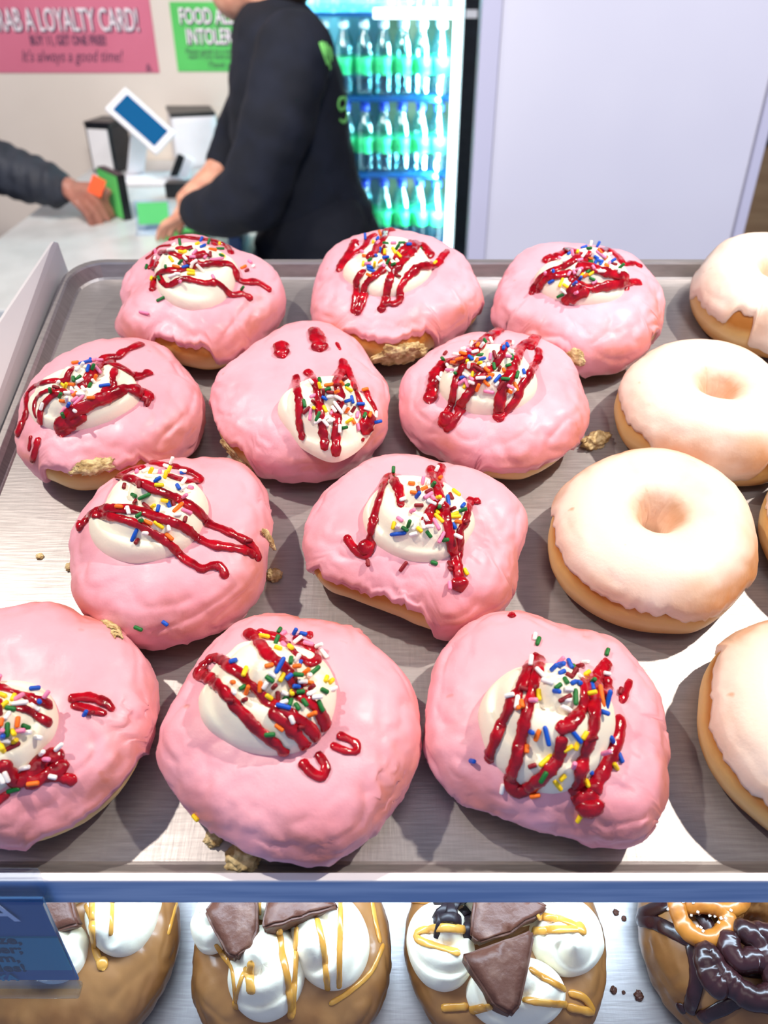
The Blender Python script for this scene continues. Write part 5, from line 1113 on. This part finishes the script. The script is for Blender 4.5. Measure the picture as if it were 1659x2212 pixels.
# ------------------------------------------------------------------ price card hanging in a clear clip on the lip
sg = thing('price_card', 'teal price card in a clear clip hanging from the shelf lip at the left', 'sign', (at(60, 1930, .1545).x, .1535, at(60, 1930, .1545).z))
so = sg.location
xr = at(92, 1935, .152).x - so.x; wd_ = .105
zt, zb = 0.0, at(150, 2138, .150).z - so.z
ht = zt - zb
lean = .004
def card(name, x0, x1, z0, z1, y, m, t=.0008):
    return boxobj(name, ((x0 + x1) / 2, y, (z0 + z1) / 2), (x1 - x0, t, z1 - z0), m, sg)
card('card_sheet', xr - wd_, xr - .001, zb + .002, zt, -.0005, M['navycard'])
card('card_panel', xr - wd_, xr - .0014, zb + .011, zt - ht * .42, -.0012, M['teal'], .0006).__setitem__('label', 'teal text panel')
card('clear_sleeve', xr - wd_, xr, zb, zt, -.0026, M['clear'], .0010)
bm = bmesh.new(); box(bm, (xr - wd_ / 2, .0005, .0065), (wd_, .0050, .014), .0015); bobj('clip', bm, M['clear'], sg)
bm = bmesh.new(); box(bm, (xr - wd_ / 2, -.003, zb - .001), (wd_, .006, .003), .001)
bobj('sleeve_foot', bm, M['clear'], sg)
RX = Matrix.Rotation(PI / 2, 4, 'X')
for (t, px, py, sz, kk) in (('A', 0, 1972, .017, 'inkwhite'), ('Glaze,', 46, 2031, .0078, 'ink'), ('batter;', 48, 2051, .0078, 'ink'), ('cream,', 42, 2070, .0078, 'ink'), ('cookies!', 57, 2091, .0078, 'ink'), ('YA', 16, 2112, .0060, 'teal')):
    p = at(px, py, .152)
    textmesh('lettering', t, sz, M[kk], sg, Matrix.Translation((p.x - so.x, -.00165, p.z - so.z)) @ RX, align='RIGHT' if len(t) > 2 else 'CENTER', bold=.0002, ext=.00006)

# ------------------------------------------------------------------ crumbs
def crumb(label, px, py, s, seed, m, low=False, stretch=(1, 1, .6), rz=0):
    u, v = onplane(px, py, s * .3, low)
    bm = bmesh.new(); bmesh.ops.create_icosphere(bm, subdivisions=4, radius=1.0)
    for q in bm.verts:
        d = q.co.normalized(); k = 1 + .35 * noise.noise(d * 2.2 + Vector((seed, 0, 0))) + .25 * noise.noise(d * 5 + Vector((0, seed, 0))) + .12 * noise.noise(d * 11)
        q.co = Vector((d.x * stretch[0], d.y * stretch[1], max(d.z * stretch[2], -.4))) * k * s
    o = bobj('crumb', bm, m, smooth=True)
    o.matrix_world = Matrix.Translation(tp(u, v, s * .35, low)) @ RT.to_4x4() @ Matrix.Rotation(rz, 4, 'Z')
    return tag(o, label, 'crumb', 'dough crumbs on the pans')
crumb('yellowish torn dough crumb between the pink and the glazed donut', 1287, 952, .0062, 1, M['crumbdough'], stretch=(1.3, .7, .7), rz=.5)
crumb('torn dough flap poking out under the front centre pink donut', 524, 1855, .0058, 2, M['crumbdough'], stretch=(.9, 1.0, .7), rz=1.2)
crumb('small crumb right of the two lobed cream donut', 592, 1243, .0034, 3, M['crumbdough'])
crumb('tiny pale crumb on the bare pan at the left', 86, 1202, .0016, 4, M['crumbdough'])
crumb('pale crumb at the left rim of the donut with long jam lines', 152, 1225, .0022, 5, M['crumbdough'])
crumb('torn icing crumb at the left foot of the front centre donut', 462, 1810, .0032, 6, M['crumbdough'])
for i, (x, y, s) in enumerate([(1002, 242, .0014), (1036, 268, .0012), (992, 578, .0015), (1035, 588, .0008), (1100, 602, .0020)]):
    crumb(['brown crumb on the silvery pan near the lip, left one', 'brown crumb on the silvery pan near the lip, right one', 'brown crumb on the silvery pan at bottom, leftmost', 'smallest brown crumb on the silvery pan at bottom', 'brown crumb on the silvery pan at bottom, nearest the pretzel donut'][i], ZL[0] + x * ZL[2], ZL[1] + y * ZL[2], s, 9 + i, M['choc'], True)
